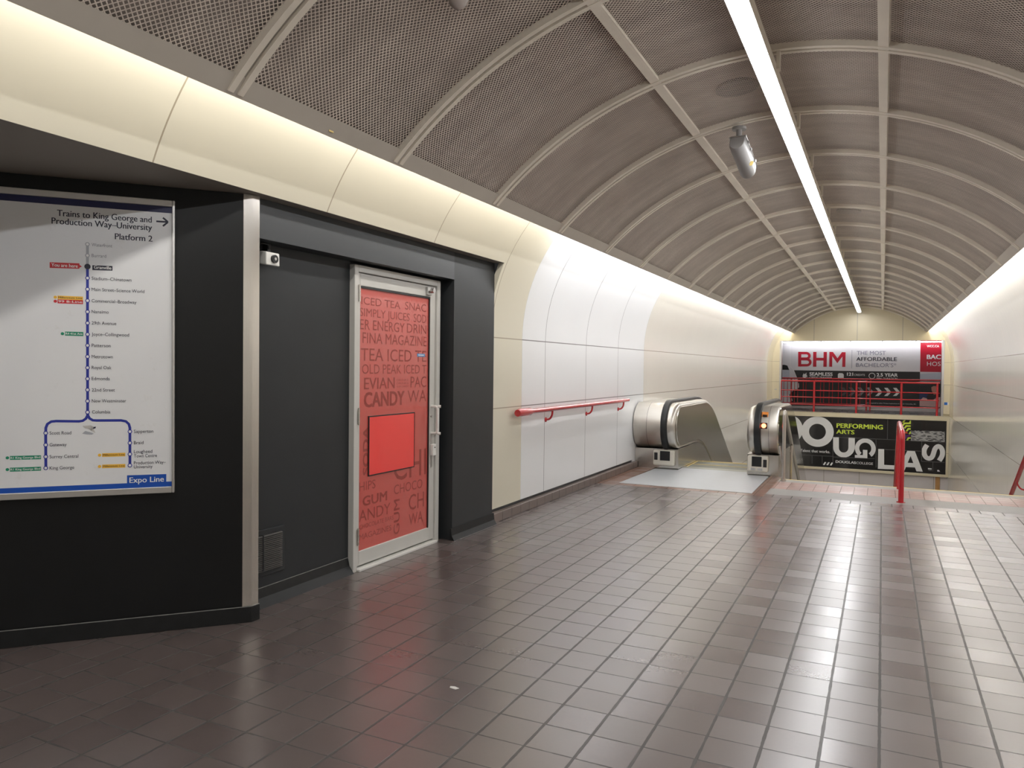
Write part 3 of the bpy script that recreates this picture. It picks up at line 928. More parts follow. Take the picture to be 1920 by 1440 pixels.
# ---------------------------------------------------------------- floor
Y0 = -6.0
def slab(name,m,x0,x1,y0,y1,z1=0.0,z0=-.25): return struct(box(name,m,x0,x1,y0,y1,z0,z1))
slab('floor','tile_main', -2.833, 1.83, Y0, 9.062)
slab('floor','tile_narrow', -2.937, -2.833, Y0, 9.062)
slab('floor','tile_half', -3.345, -2.937, Y0, 9.062)
slab('floor','tile_narrow', -3.449, -3.345, Y0, 9.062)
slab('floor','tile_main', -7.0, -3.449, Y0, 6.6)
slab('floor','tile_stag', -1.2, 1.83, 9.062, 9.27)
slab('floor','granite', -1.2, 1.83, 9.27, 9.745)
slab('floor','tile_red', -1.2, 1.83, 9.745, 10.39)
slab('floor','nosing', -1.2, 1.83, 10.39, 10.62)
slab('floor','yellow', -1.2, 1.83, 10.62, 10.66)
slab('floor','tile_rust', -3.345, -1.2, 9.062, 9.22)
slab('floor','tile_rust', -3.345, -2.96, 9.22, 10.86)
slab('floor','tile_rust', -1.345, -1.2, 9.22, 10.86)
# stair flight down and the lower concourse floor
b=MB(); pr_=[(10.66,-.02)]
y,z=10.66,0.0
prof=[(10.66,-.25),(10.66,-.165)]
for i in range(30):
    z-=.165; 
    if i==0: prof=[(10.66,z)]
    else: prof.append((y,z))
    y+=.286; prof.append((y,z))
prof+= [(y,z-.25),(10.66,-.5)]
b.prism(prof, YZ, -1.2, 1.83); o=struct(b.build('floor','nosing'))
LZ=z
slab('floor','tile_main', -3.3, 1.9, y-.01, 26.3, LZ, LZ-.2)

# ---------------------------------------------------------------- curved side walls
XL=-3.25; SZ=1.72; RW=1.6
def wallprof(z0, z1=3.02, th=.05, n=14):
    def xx(z): d=max(0,z-SZ); return XL+RW-math.sqrt(RW*RW-d*d)
    zs=[z0]
    if z0<SZ: zs.append(SZ)
    st=max(z0,SZ); zs+=[st+(z1-st)*i/n for i in range(1,n+1)]
    inn=[(xx(z),z) for z in zs]; out=[]
    for i,(x,z) in enumerate(inn):
        d=max(0,z-SZ); nx,nz=-(1-0) if d==0 else -(RW-(x-XL))/RW, (0 if d==0 else d/RW)
        out.append((x+nx*th, z+nz*th))
    return inn+out[::-1]
def wall_piece(name,m,y0,y1,z0,side=1,parent=None):
    pts=wallprof(z0)
    if side<0: pts=[(2*CX-x,z) for x,z in pts]
    o=MB().prism(pts,XZ,y0,y1).build(name,m,parent,smooth=True)
    return struct(o)
wall_piece('wall_left','cream',Y0,6.2,2.39)
wall_piece('wall_left','cream',6.2,6.915,.115)
wall_piece('wall_left','white',6.918,10.72,.115)
wall_piece('wall_left','white',10.72,11.25,-5.1)
wall_piece('wall_left','offwhite',11.25,25.0,-5.1)
wall_piece('wall_left','creamend',25.0,YE+.05,.107)
wall_piece('wall_left','offwhite',25.0,YE-.05,-5.1) if False else struct(box('wall_left','offwhite',-3.30,XL,25.0,YE+.05,-5.1,.105))
wall_piece('wall_right','offwhite',Y0,10.66,.0,-1)
wall_piece('wall_right','offwhite',10.66,25.0,-5.1,-1)
wall_piece('wall_right','creamend',25.0,YE+.05,.107,-1)
struct(box('wall_right','offwhite',1.83,1.88,25.0,YE+.05,-5.1,.105))
struct(box('wall_back','cream',-7.0,1.9,Y0-.1,Y0,0,3.7))
struct(box('wall_left','black',-7.05,-6.95,Y0,1.2,0,2.45))
# recess behind the panel foot, tiled wall base
struct(box('baseboard_left','darkplastic',-3.34,-3.262,6.2,10.84,0,.16))
struct(box('baseboard_left','stone_base',-3.262,-3.20,6.2,10.84,0,.088,bevel=.006))

# ---------------------------------------------------------------- vaulted ceiling
ZC, RC, HW = .80, 2.62, 1.87
A0 = math.degrees(math.acos(HW/RC)); A1=180-A0
def vault(name,m,r,y0,y1,th,n=40,uv=False,a0=None,a1=None,ny=1):
    a0=A0 if a0 is None else a0; a1=A1 if a1 is None else a1
    v=[];f=[];uvs=[]
    for j in range(ny+1):
        y=y0+(y1-y0)*j/ny
        for i in range(n+1):
            a=math.radians(a0+(a1-a0)*i/n); v.append((CX+r*math.cos(a),y,ZC+r*math.sin(a))); uvs.append((r*a,y))
    for j in range(ny):
        for i in range(n): k=j*(n+1)+i; f.append([k,k+1,k+n+2,k+n+1])
    me=bpy.data.meshes.new(name); me.from_pydata(v,[],f); me.update()
    if uv:
        l=me.uv_layers.new(name='UVMap')
        for p in me.polygons:
            for li,vi in zip(p.loop_indices,p.vertices): l.data[li].uv=uvs[vi]
    for p in me.polygons: p.use_smooth=True
    o=bpy.data.objects.new(name,me); COL.objects.link(o); me.materials.append(M[m])
    if th:
        s=o.modifiers.new('solid','SOLIDIFY'); s.thickness=th; s.offset=-1
    return o
ceiling = struct(vault('ceiling','mesh',RC+.03,Y0,YE,0,uv=True))
back = vault('void_lining','backing',RC+.08,Y0-.1,YE+.1,-.01); back.parent=ceiling
# outer shell closing the cove above the lamps
sh=MB()
for sgn in (1,-1):
    pts=[(-2.62,3.0),(-2.62,3.06),(-2.50,3.10),(-2.48,2.95)]
    pts=[(-2.68,2.99),(-2.66,3.08),(-2.15,3.25),(-2.25,3.05)]
    if sgn<0: pts=[(2*CX-x,z) for x,z in pts]
    o=MB().prism(pts,XZ,Y0,YE).build('cove_top','endwall'); struct(o); o.parent=ceiling
# edge flange: lip below, upright plate behind it (hides the cove lamp)
for sgn in (1,-1):
    def mir(P): return P if sgn>0 else [(2*CX-x,z) for x,z in P]
    lip=[(-2.594,2.626),(-2.602,2.640),(-2.556,2.700),(-2.530,2.700)]
    o=MB().prism(mir(lip),XZ,Y0,YE).build('edge_flange','flange',ceiling)
    up=[(-2.560,2.66),(-2.548,2.66),(-2.528,2.99),(-2.54,2.99)]
    up=[(-2.600,2.640),(-2.590,2.645),(-2.634,2.70),(-2.645,2.695)]
    o=MB().prism(mir(up),XZ,Y0,YE).build('edge_plate','rib',ceiling)
# ribs every 1.25 m: two flanges with a groove between; five longitudinal beams
def arcstrip(bm_, y0,y1,r0,r1,n=40,a0=A0,a1=A1):
    n0=len(bm_.v)
    for i in range(n+1):
        a=math.radians(a0+(a1-a0)*i/n)
        for (y,r) in ((y0,r0),(y1,r0),(y1,r1),(y0,r1)): bm_.v.append((CX+r*math.cos(a),y,ZC+r*math.sin(a)))
    for i in range(n):
        for k in range(4): a_=n0+i*4+k; b_=n0+i*4+(k+1)%4; bm_.f.append([a_,b_,b_+4,a_+4])
    bm_.f.append([n0,n0+1,n0+2,n0+3]); bm_.f.append([n0+n*4+k for k in (3,2,1,0)])
k=-6
ribs=[]
while 2.5+1.25*k < YE+.02:
    y=2.5+1.25*k; k+=1
    if y<Y0+.1: continue
    b=MB(); arcstrip(b,y-.045,y-.012,RC-.002,RC+.035); arcstrip(b,y+.012,y+.045,RC-.002,RC+.035)
    o=b.build('rib','rib',ceiling,smooth=True)
    g=MB(); arcstrip(g,y-.012,y+.012,RC+.014,RC+.03); g.build('rib_groove','groove',o,smooth=True)
    ribs.append(y)
for xb in (-1.385,-.035):
    ang=math.atan2(3.328-ZC, xb-CX); c,s_=math.cos(ang),math.sin(ang)
    P=[]
    for (dr,dt) in ((.001,-.029),(.001,.029),(.034,.029),(.034,-.029)):
        P.append((CX+(RC+dr)*c-dt*s_, ZC+(RC+dr)*s_+dt*c))
    MB().prism(P,XZ,Y0,YE).build('beam','rib',ceiling)
# loudspeakers behind the mesh
for i,(sx_,sy_) in enumerate(((-.97,5.64),(-.43,10.55),(-.43,15.5))):
    ang=math.atan2(math.sqrt(RC*RC-(sx_-CX)**2), sx_-CX)
    Pc=Vector((CX+(RC+.052)*math.cos(ang), sy_, ZC+(RC+.052)*math.sin(ang)))
    b=MB(); b.tube([(0,0,-.004),(0,0,.04)],[.15,.15],28)
    o=b.build('ceiling_speaker','darkplastic'); o.matrix_world=Matrix.Translation(Pc)@Matrix.Rotation(math.pi/2-ang,4,'Y')
    tag(o,('round dark loudspeaker behind the ceiling mesh beside the camera housing','round dark loudspeaker behind the ceiling mesh right of the strip light, farther down the tunnel','farthest round loudspeaker behind the mesh of the vault')[i],'speaker')
    if i==2: bpy.data.objects.remove(o)

# ---------------------------------------------------------------- end wall, bulkhead, corridor behind
sn=[(CX+(RC+.03)*math.cos(math.radians(a)), ZC+(RC+.03)*math.sin(math.radians(a))) for a in [A0+(A1-A0)*i/30 for i in range(31)]]
ty=[(2.0,2.39),(2.0,3.8),(-3.4,3.8),(-3.4,2.39)]
struct(MB().prism(ty,XZ,YE,YE+.16).build('wall_end','endwall'))
for xj in (-2.0,-.738,.534): o=struct(box('trim_1','groove',xj-.006,xj+.006,YE-.002,YE+.002,2.39,3.45))
struct(box('wall_end','creamend',-3.25,-3.03,YE,YE+.3,.107,2.39)); struct(box('trim_2','alu',-3.03,-2.975,YE-.01,YE+.3,.107,2.388))
struct(box('wall_end','creamend',1.66,1.83,YE,YE+.3,.107,2.39)); struct(box('trim_3','alu',1.60,1.66,YE-.01,YE+.3,.107,2.388))
struct(box('floor','corridor',-6,5,YE,28.86,-.1,.107))
struct(box('ceiling','soffit',-6,5,YE+.16,28.95,2.75,2.85))
struct(box('wall_end','lowerwall',-6,5,28.84,28.95,-.05,2.8))
struct(box('wall_end','cream',-6.1,-6,YE,28.9,0,2.8)); struct(box('wall_end','cream',5,5.1,YE,28.9,0,2.8))
struct(box('wall_end','lowerwall',-6,-3.3,YE,YE+.2,.0,2.8)); struct(box('wall_end','lowerwall',1.88,5,YE,YE+.2,.0,2.8))
struct(box('wall_end','lowerwall',-3.3,1.88,YE,YE+.15,-5.1,-.1))
for xj in (-1.623,-.593,1.454,-2.65,.43): struct(box('trim_4','groove',xj-.008,xj+.008,YE-.004,YE+.002,-5.0,-1.70))
tag(box('tan_door_post','tan',1.53-.03,1.62,YE-.03,YE+.0,-4.9,-1.70),'tan wooden post under the right end of the black poster','post')
tl=box('bulkhead_strip_light','striplight',-3.2,2.4,28.55,28.60,2.41,2.44)
tag(tl,'thin bright strip light along the top of the white poster','light')
for x in (-2.86,-1.94,-1.0,-.02,.98,1.62): box('hanger','darkplastic',x-.012,x+.012,28.545,28.60,2.40,2.76,tl)
# curb in front of the corridor
struct(box('trim_5','creamend',-3.25,1.83,YE-.09,YE,-.03,.112))

# ---------------------------------------------------------------- kiosk: diagonal map wall, recess, door surround
BX,BY=-3.203,3.161; DX,DY=.67427,.73849; NX,NY=-DY,DX    # N points into the wall
def wp(s,n): return (BX+DX*s+NX*n, BY+DY*s+NY*n)
struct(MB().prism([wp(-4.2,0),wp(.048,0),(-3.171,3.245),(-3.5,3.245),wp(-4.2,.35)],XY,0,2.39).build('wall_map','black'))
struct(MB().prism([wp(-4.2,-.014),wp(.052,-.014),(-3.156,3.249),(-3.156,3.252),(-3.40,3.252),wp(-4.2,.1)],XY,0,.088).build('baseboard_map','base',bevel=.008))
struct(box('wall_map','charcoal',-3.6,-3.33,3.245,4.268,0,2.39))
struct(MB().prism([wp(-4.2,-.0145),wp(.052,-.0145),(-3.1555,3.249),(-3.17,3.249),wp(.045,-.008),wp(-4.2,-.008)],XY,.088,.0905).build('baseboard_map','scuff'))
struct(box('baseboard_map','scuff',-3.331,-3.3245,3.25,4.262,.1045,.1075))
struct(MB().prism([(-3.34,0),(-3.272,0),(-3.312,.05),(-3.326,.105),(-3.34,.105)],XZ,3.25,4.262).build('baseboard_map','base'))
struct(box('wall_door_header','charcoal_lit',-3.62,-3.2,3.245,5.476,2.165,2.39))
struct(box('wall_door','charcoal',-3.62,-3.2,5.476,6.2,0,2.39))
struct(MB().prism([(-3.21,0),(-3.165,0),(-3.190,.04),(-3.196,.10),(-3.21,.10)],XZ,5.455,6.23).build('baseboard_door','base'))
struct(box('wall_door','charcoal',-3.62,-3.36,4.26,5.48,2.14,2.2))
struct(box('ceiling','soffit',-7.0,-3.105,Y0,6.2,2.392,2.44))
struct(box('wall_left','cream',-3.31,-3.26,6.19,6.22,.1,2.4))
struct(box('wall_door','black',-4.2,-4.1,4.2,5.5,0,2.2)); 
# stainless corner guard
gp=[wp(.001,-.006),wp(.052,-.006),(-3.160,3.199),(-3.160,3.246),(-3.172,3.246),wp(.046,.004),wp(.001,.004)]
gp=[wp(.003,-.006),(-3.164,3.196),(-3.164,3.247),(-3.173,3.247),(-3.173,3.200),wp(.003,.003)]
o=MB().prism(gp,XY,.088,2.389).build('corner_guard','steel'); tag(o,'tall stainless steel corner guard between the map wall and the door recess','corner guard')

# ---------------------------------------------------------------- lettering helper
FONT=None
CAPH={}
def textmesh(s,bold):
    cu=bpy.data.curves.new('t','FONT'); cu.body=s; cu.size=1; cu.resolution_u=3
    ob=bpy.data.objects.new('t',cu); COL.objects.link(ob)
    dg=bpy.context.evaluated_depsgraph_get(); me=bpy.data.meshes.new_from_object(ob.evaluated_get(dg))
    bpy.data.objects.remove(ob); bpy.data.curves.remove(cu)
    return me
def caph(bold):
    if bold not in CAPH:
        me=textmesh('H',bold); CAPH[bold]=max(v.co.y for v in me.vertices)-min(v.co.y for v in me.vertices)
    return CAPH[bold]
def place(items, parent, fn, depth):
    """items in plane coordinates (u,v); fn(u,v,d) -> world point, d = height above the plane"""
    lev=0
    for it in items:
        k=it[0]
        if k=='T':
            _,s,u,v,w,cap,rot,col,bold,name=it
            me=textmesh(s,bold); xs=[p.co.x for p in me.vertices]; x0,x1=min(xs),max(xs); sy=cap/caph(bold); sx=w/(x1-x0)
            vs=[]
            for p in me.vertices:
                a=(p.co.x-x0)*sx; b_=p.co.y*sy
                vs.append((a,b_))
            # heavier weights: the outline repeated a hair to each side
            bx,by=((0,0),(.016*sy,.0),(.036*sy,.016*sy))[bold]
            offs=((0,0),) if not bold else (((-bx,0),(bx,0)) if bold==1 else ((-bx,-by),(bx,-by),(-bx,by),(bx,by),(0,0)))
            V=[];Fc=[]
            for q,(ox,oy) in enumerate(offs):
                n0=len(V); dd=depth*(3.6+.03*q)
                for a,b_ in vs:
                    a+=ox; b_+=oy; V.append(fn(u-b_, v+a, dd) if rot else fn(u+a, v+b_, dd))
                Fc+=[[n0+i for i in p.vertices] for p in me.polygons]
            m2=bpy.data.meshes.new(name); m2.from_pydata(V,[],Fc); m2.materials.append(PM[col])
            o=bpy.data.objects.new(name,m2); COL.objects.link(o); o.parent=parent; o.matrix_parent_inverse=parent.matrix_world.inverted()
            continue
        b=MB()
        def ext(pts,h0,h1): 
            b.prism(pts, lambda p,q,w: fn(p,q,w), h0, h1)
        lev+=1; e=depth*(1+.02*lev)
        if k=='P': _,pts,col,name=it; ext(pts,0,e)
        elif k in('L','PATH'):
            _,pts,w,col,name=it; e=depth*(1.5+.02*lev)
            L_=[Vector(p) for p in pts]; left=[];right=[]
            for i,p in enumerate(L_):
                d=(L_[min(i+1,len(L_)-1)]-L_[max(i-1,0)]).normalized(); n=Vector((-d.y,d.x))*w/2; left.append(p+n); right.append(p-n)
            n0=len(b.v)
            for l,r in zip(left,right): b.v+= [fn(l.x,l.y,0),fn(r.x,r.y,0),fn(l.x,l.y,e),fn(r.x,r.y,e)]
            for i in range(len(L_)-1):
                a=n0+i*4; b.f+= [[a+2,a+3,a+7,a+6],[a,a+2,a+6,a+4],[a+1,a+5,a+7,a+3]]
            b.f+=[[n0,n0+1,n0+3,n0+2],[len(b.v)-4,len(b.v)-2,len(b.v)-1,len(b.v)-3]]
        elif k=='C':
            _,c,r,col,name,r2=it; ring=[(c[0]+r*math.cos(t*math.pi/12),c[1]+r*math.sin(t*math.pi/12)) for t in range(24)]
            ext(ring,0,depth*(3.0+.02*lev))
            o=b.build(name,PM[col],parent)
            if r2:
                b=MB(); ring=[(c[0]+r2*math.cos(t*math.pi/12),c[1]+r2*math.sin(t*math.pi/12)) for t in range(24)]; ext(ring,0,depth*(3.4+.02*lev))
                b.build('marker_centre',PM['white' if name!='clock_icon' else 'black2'],o)
            continue
        elif k=='RING':
            _,c,rx,ry,q,a0,a1,col,name=it; n=48
            n0=len(b.v)
            for i in range(n+1):
                a=math.radians(a0+(a1-a0)*i/n)
                for rr in (1,q): b.v+=[fn(c[0]+rx*rr*math.cos(a),c[1]+ry*rr*math.sin(a),h) for h in (0,depth*(1.2+.02*lev))]
            for i in range(n):
                a=n0+i*4; b.f+=[[a+1,a+5,a+7,a+3],[a,a+4,a+5,a+1],[a+2,a+3,a+7,a+6]]
            if a1-a0<360: b.f+=[[n0,n0+1,n0+3,n0+2],[n0+n*4,n0+n*4+2,n0+n*4+3,n0+n*4+1]]
        b.build(name,PM[col],parent)
# ---------------------------------------------------------------- transit map on the diagonal wall
mp_=thing('transit_map','large framed white rail line map on the black diagonal wall, at the left','sign',(*wp(-.9,0),.75))
OFFM=.035
def fm(u,v,d): 
    x,y=wp(u,-(OFFM+d)); return (x,y,v)
def plane_box(name,m,u0,u1,v0,v1,d0,d1,fn,parent,bevel=0):
    return MB().prism([(u0,v0),(u1,v0),(u1,v1),(u0,v1)], lambda p,q,w: fn(p,q,w), d0, d1).build(name,m,parent,bevel)
UL,UR,VB,VT=-1.56,-.345,.755,2.312
plane_box('sheet','mapsheet',UL+.01,UR-.008,VB+.02,VT-.015,-.03,0,fm,mp_)
fr=.020
plane_box('frame','alu',UR-.012,UR+.002,VB,VT,-.035,.012,fm,mp_,.003)
plane_box('frame','alu',UL,UL+.014,VB,VT,-.035,.012,fm,mp_,.003)
plane_box('frame','alu',UL+.014,UR-.012,VT-.034,VT,-.035,.012,fm,mp_,.003)
plane_box('frame','alu',UL+.014,UR-.012,VB,VB+.034,-.035,.012,fm,mp_,.003)
mi=[]
for it in MAP_PRINT:
    if it[0]=='P' and it[-1] in('top_band','bottom_band'):
        pts=it[1]; u1=UR-.012; u0=UL+.014
        vv=sorted(p[1] for p in pts[1:3]); mi.append(('P',[(u0,vv[0]),(u1,vv[0]),(u1,vv[1]),(u0,vv[1])],it[2],it[3]))
    else: mi.append(it)
place(mi, mp_, fm, .0004)
# ragged remains of a torn sticker
def mpx(u,v): return fm(u,v,0)

# ---------------------------------------------------------------- shop door
dr=thing('shop_door','pale metal framed glass door with red printed film in the dark kiosk wall','door',(-3.31,4.83,0))
dfr=box('door_frame','doorpaint',-3.40,-3.285,4.268,4.312,0,2.146,dr,.004)
box('door_frame','doorpaint',-3.40,-3.285,5.352,5.402,0,2.146,dr,.004)
box('door_frame','doorpaint',-3.40,-3.285,4.312,5.352,2.098,2.146,dr,.004)
box('threshold','whitepaint',-3.40,-3.262,4.312,5.352,0,.018,dr,.003)
b=MB(); X0,X1=-3.355,-3.302
b.box(X0,X1,4.316,4.353,.03,2.094).box(X0,X1,5.272,5.348,.03,2.094).box(X0,X1,4.353,5.272,2.006,2.094).box(X0,X1,4.353,5.272,.03,.132)
leaf=b.build('door_leaf','doorpaint',dr,.004)
b=MB().box(-3.33,-3.304,5.262,5.272,.132,2.006).box(-3.33,-3.304,4.353,5.262,1.992,2.006); b.build('glazing_seal','rubber',leaf)
film=box('glass','film',-3.325,-3.314,4.353,5.262,.132,1.992,leaf)
def fd(u,v,d): return (-3.3138+d, u, v)
place([it for it in FILM_PRINT], film, fd, .00012)
fs=box('bright_panel','lit_sheet',-3.3145,-3.307,4.474,5.056,.658,1.076,leaf)
b=MB().box(-3.314,-3.3055,4.466,4.474,.650,1.084).box(-3.314,-3.3055,5.056,5.062,.650,1.084).box(-3.314,-3.3055,4.474,5.056,1.076,1.084).box(-3.314,-3.3055,4.474,5.056,.650,.658); b.build('panel_edge','darkplastic',fs)
st=box('blue_sticker',simple('blue_sticker',(.10,.30,.62),.4),-3.3132,-3.3115,5.10,5.21,1.522,1.545,leaf); box('sticker_text',PM['white'],-3.3116,-3.311,5.115,5.195,1.530,1.537,st)
for z in (1.95,1.09,.245):
    h=box('hinge','alu',-3.300,-3.284,4.300,4.326,z-.055,z+.055,dr,.003)
    MB().tube([(-3.279,4.313,z-.06),(-3.279,4.313,z+.06)],.008,10).build('hinge_pin','steel',h,smooth=True)
# pull handle with offset stand-offs
hp=fillet([(-3.302,5.300,1.124),(-3.250,5.300,1.124),(-3.242,5.318,1.124),(-3.240,5.318,.905),(-3.250,5.300,.902),(-3.302,5.300,.902)],.02,5)
hd=MB().tube(fillet([(-3.302,5.300,1.120),(-3.245,5.305,1.120),(-3.245,5.305,.900),(-3.302,5.300,.900)],.03,6),.0115,12).build('pull_handle','whitepaint',dr,smooth=True)
for z in (1.120,.900): MB().tube([(-3.245,5.305,z),(-3.222,5.318,z)],.0115,12).build('handle_end','whitepaint',hd,smooth=True)
MB().tube([(-3.302,5.292,1.04),(-3.288,5.292,1.04)],.010,14).build('lock_cylinder','alu',dr,smooth=True)
box('lock_plate','alu',-3.303,-3.299,5.285,5.315,.62,.89,dr,.001)
lb=box('lock_box','whitepaint',-3.300,-3.272,5.282,5.335,.718,.812,dr,.006); MB().tube([(-3.272,5.312,.785),(-3.270,5.312,.785)],.006,12).build('keyhole','darkplastic',lb)
cl=box('closer_block','alu',-3.302,-3.28,5.20,5.262,2.018,2.082,dr,.003); MB().tube([(-3.28,5.240,2.052),(-3.245,5.240,2.052)],.020,18).build('closer_roller','alu',cl,smooth=True)

# ---------------------------------------------------------------- small things on the recess wall
sc=thing('security_camera','small white boxy security camera high in the door recess','camera',(-3.33,3.47,2.07))
box('mount','darkplastic',-3.33,-3.29,3.44,3.47,2.10,2.165,sc,.004)
body=MB().prism([(-3.29,2.035),(-3.235,2.028),(-3.238,2.105),(-3.29,2.112)],XZ,3.375,3.485).build('body','whitepaint',sc,.006)
MB().tube([(-3.238,3.435,2.067),(-3.222,3.435,2.067)],.024,20).build('lens','darkplastic',body,smooth=True)
MB().tube([(-3.222,3.435,2.067),(-3.220,3.435,2.067)],.009,14).build('lens_glass','alu',body,smooth=True)
MB().tube(fillet([(-3.31,3.38,2.13),(-3.28,3.37,2.155),(-3.28,3.44,2.158),(-3.30,3.455,2.12)],.03,5),.005,8).build('cable','rubber',sc,smooth=True)
vg=thing('vent_grille','dark louvred vent grille low on the recess wall beside the steel guard','vent',(-3.33,3.51,.18))
box('frame','charcoal',-3.332,-3.318,3.375,3.628,.175,.455,vg,.003)
b=MB()
box('opening','darkplastic',-3.322,-3.3165,3.385,3.600,.205,.425,vg)
for i in range(19):
    z=.21+i*.0115; b.prism([(-3.318,z),(-3.306,z-.003),(-3.306,z),(-3.318,z+.004)],XZ,3.388,3.597)
b.build('slats',simple('slat_paint',(.10,.095,.09),.4),vg)
box('mullion','charcoal',-3.312,-3.304,3.430,3.437,.21,.425,vg)

# ---------------------------------------------------------------- linear ceiling light
tb=thing('linear_ceiling_light','long continuous bright strip light running down the middle of the vault','light',(-.68,10,3.25))
TY0,TY1=Y0+.3,25.9
b=MB(); b.prism([(-.735,3.262),(-.627,3.262),(-.627,3.335),(-.735,3.335)],XZ,TY0,TY1); b.build('housing','rib',tb)
seg=[]
y=TY0
while y<TY1-.1:
    y2=min(y+2.5,TY1)
    MB().prism([(-.733,3.262),(-.733,3.258),(-.722,3.248),(-.640,3.248),(-.629,3.258),(-.629,3.262)],XZ,y+.004,y2-.004).build('diffuser','diffuser',tb); y=y2
for yr in ribs:
    if TY0<yr<TY1: box('bracket','rib',-.627,-.607,yr-.03,yr+.03,3.305,3.415,tb)

# ---------------------------------------------------------------- camera housing hung from a rib
ch=thing('camera_housing','grey cylindrical security camera housing hanging from a ceiling rib','camera',(-1.06,6.25,3.36))
MB().tube([(-1.06,6.25,3.345),(-1.06,6.25,3.365)],.055,20).build('mount_plate','housing',ch,smooth=True)
MB().tube(fillet([(-1.06,6.25,3.35),(-1.06,6.25,3.30),(-1.045,6.30,3.20)],.03,5),[.022]*8,12).build('arm','housing',ch,smooth=True)
hb=bpy.data.meshes.new('housing'); 
b=MB(); ring=[]
def hsec(s): # cross-section of housing, rounded below, flat roof
    pts=[(-.062*s,.045*s),(-.062*s,-.01*s)]+[(.062*s*math.cos(math.radians(a)),-.01*s+.062*s*math.sin(math.radians(a))) for a in range(200,341,20)]+[(.062*s,-.01*s),(.062*s,.045*s),(.05*s,.055*s),(-.05*s,.055*s)]
    return pts
secs=[(0,.86),(.012,1.0),(.36,1.0),(.385,.93),(.39,.80)]
for (yy,s) in secs: b.v+=[(x,yy,z) for x,z in hsec(s)]
k_=len(hsec(1))
for i in range(len(secs)-1):
    for j in range(k_): b.f.append([i*k_+j,i*k_+(j+1)%k_,(i+1)*k_+(j+1)%k_,(i+1)*k_+j])
b.f.append(list(range(k_))); b.f.append([(len(secs)-1)*k_+j for j in range(k_)])
hs=b.build('housing','housing',None,smooth=True)
hs.parent=ch; hs.matrix_world=Matrix.Translation((-1.065,6.19,3.235))@Matrix.Rotation(math.radians(-6),4,'Z')@Matrix.Rotation(math.radians(-24),4,'X')
TMH=hs.matrix_world.copy()
def hpart(o): 
    mw=TMH; o.parent=hs; o.matrix_parent_inverse=Matrix.Identity(4); return o
hpart(box('roof_edge','alu',-.068,.068,-.01,.40,.045,.053,None,.004))
for yy in (.06,.15,.30): hpart(MB().tube([(.066,yy,.035),(.076,yy,.035)],.012,10).build('latch','alu',None,smooth=True))
hpart(MB().tube([(.0585,.24,-.03),(.0625,.24,-.034)],.020,16).build('warning_sticker','yellow',None))
# smoke detector dome at the top edge
sd=thing('smoke_detector','pale domed detector fixed under the ceiling mesh near the top edge','detector',(-1.80,3.09,3.20))
MB().tube([(-1.80,3.09,z) for z in (3.215,3.17,3.15,3.12,3.103,3.098)],[.055,.055,.05,.038,.018,.003],22).build('dome','sensor',sd,smooth=True)
MB().tube([(-1.80,3.09,3.178),(-1.80,3.09,3.26)],.066,22).build('base','whitepaint',sd,smooth=True)
# yellow tag on the ceiling edge
o=box('yellow_tag','yellow',-2.585,-2.583,3.12,3.155,2.632,2.655); o.location.x=0; tag(o,'tiny yellow tag stuck on the ceiling edge trim','sticker')
o.data.transform(Matrix.Translation((.012,0,.012)))

# ---------------------------------------------------------------- red handrail on the left wall
hr=thing('wall_handrail','red tubular handrail on three curved brackets along the white wall panels','handrail',(-3.17,8.4,1.0))
MB().tube([(-3.17,6.66,1.0),(-3.17,6.70,1.003),(-3.17,6.93,1.003),(-3.17,6.99,1.005),(-3.17,10.22,1.005)],[.034,.040,.040,.026,.026],16).build('rail','redrail',hr,smooth=True)
for y in (7.53,8.78,10.03): 
    br=MB().tube(fillet([(-3.25,y,.885),(-3.205,y,.89),(-3.175,y,.93),(-3.17,y,.985)],.04,6),.011,10).build('bracket','redrail',hr,smooth=True)
    MB().tube([(-3.25,y,.885),(-3.244,y,.885)],.026,14).build('bracket_plate','redrail',br,smooth=True)
# ---------------------------------------------------------------- central red stair rail
cr=thing('stair_handrail','bright red post and rail standing at the head of the stairs, mid floor','handrail',(.211,9.43,0))
MB().tube(fillet([(.211,9.43,0),(.211,9.43,.775),(.211,11.2,.775),(.211,13.6,-.61)],.10,8),.028,18).build('rail','red',cr,smooth=True)
for y,zt,zb in ((10.48,.76,0),(11.5,.60,-.66)): MB().tube([(.211,y,zb),(.211,y,zt)],.026,16).build('post','red',cr,smooth=True)
MB().tube([(.211,9.43,0),(.211,9.43,.006)],.045,20).build('base_flange','red',cr,smooth=True)
# right wall rail
rr=thing('wall_handrail','dark red sloping handrail on the right wall above the stairs','handrail',(1.70,11.5,.5))
MB().tube([(1.70,10.95,.858),(1.70,16.5,-2.34)],.029,16).build('rail','redrail',rr,smooth=True)
for y in (12.5,14.3): z=.858-.5766*(y-10.95); MB().tube(fillet([(1.83,y,z-.13),(1.75,y,z-.13),(1.705,y,z-.06),(1.70,y,z)],.05,6),.011,10).build('bracket','redrail',rr,smooth=True)
# stainless stair rail beside the escalator
sr=thing('steel_handrail','stainless stair rail with square posts right beside the escalator','handrail',(-1.13,10.46,0))
MB().tube(fillet([(-1.135,10.46,0),(-1.135,10.46,.905),(-1.135,10.56,.90),(-1.135,15.0,-1.68)],.06,6),.023,16).build('rail','steel',sr,smooth=True)
MB().tube([(-1.135,11.40,-.5),(-1.135,11.40,.385)],.019,12).build('post','steel',sr,smooth=True)
MB().tube([(-1.19,10.50,.45),(-1.135,10.62,.0)],.012,10).build('brace','steel',sr,smooth=True)
MB().tube([(-1.135,10.46,0),(-1.135,10.46,.02)],.036,16).build('base_flange','steel',sr,smooth=True)

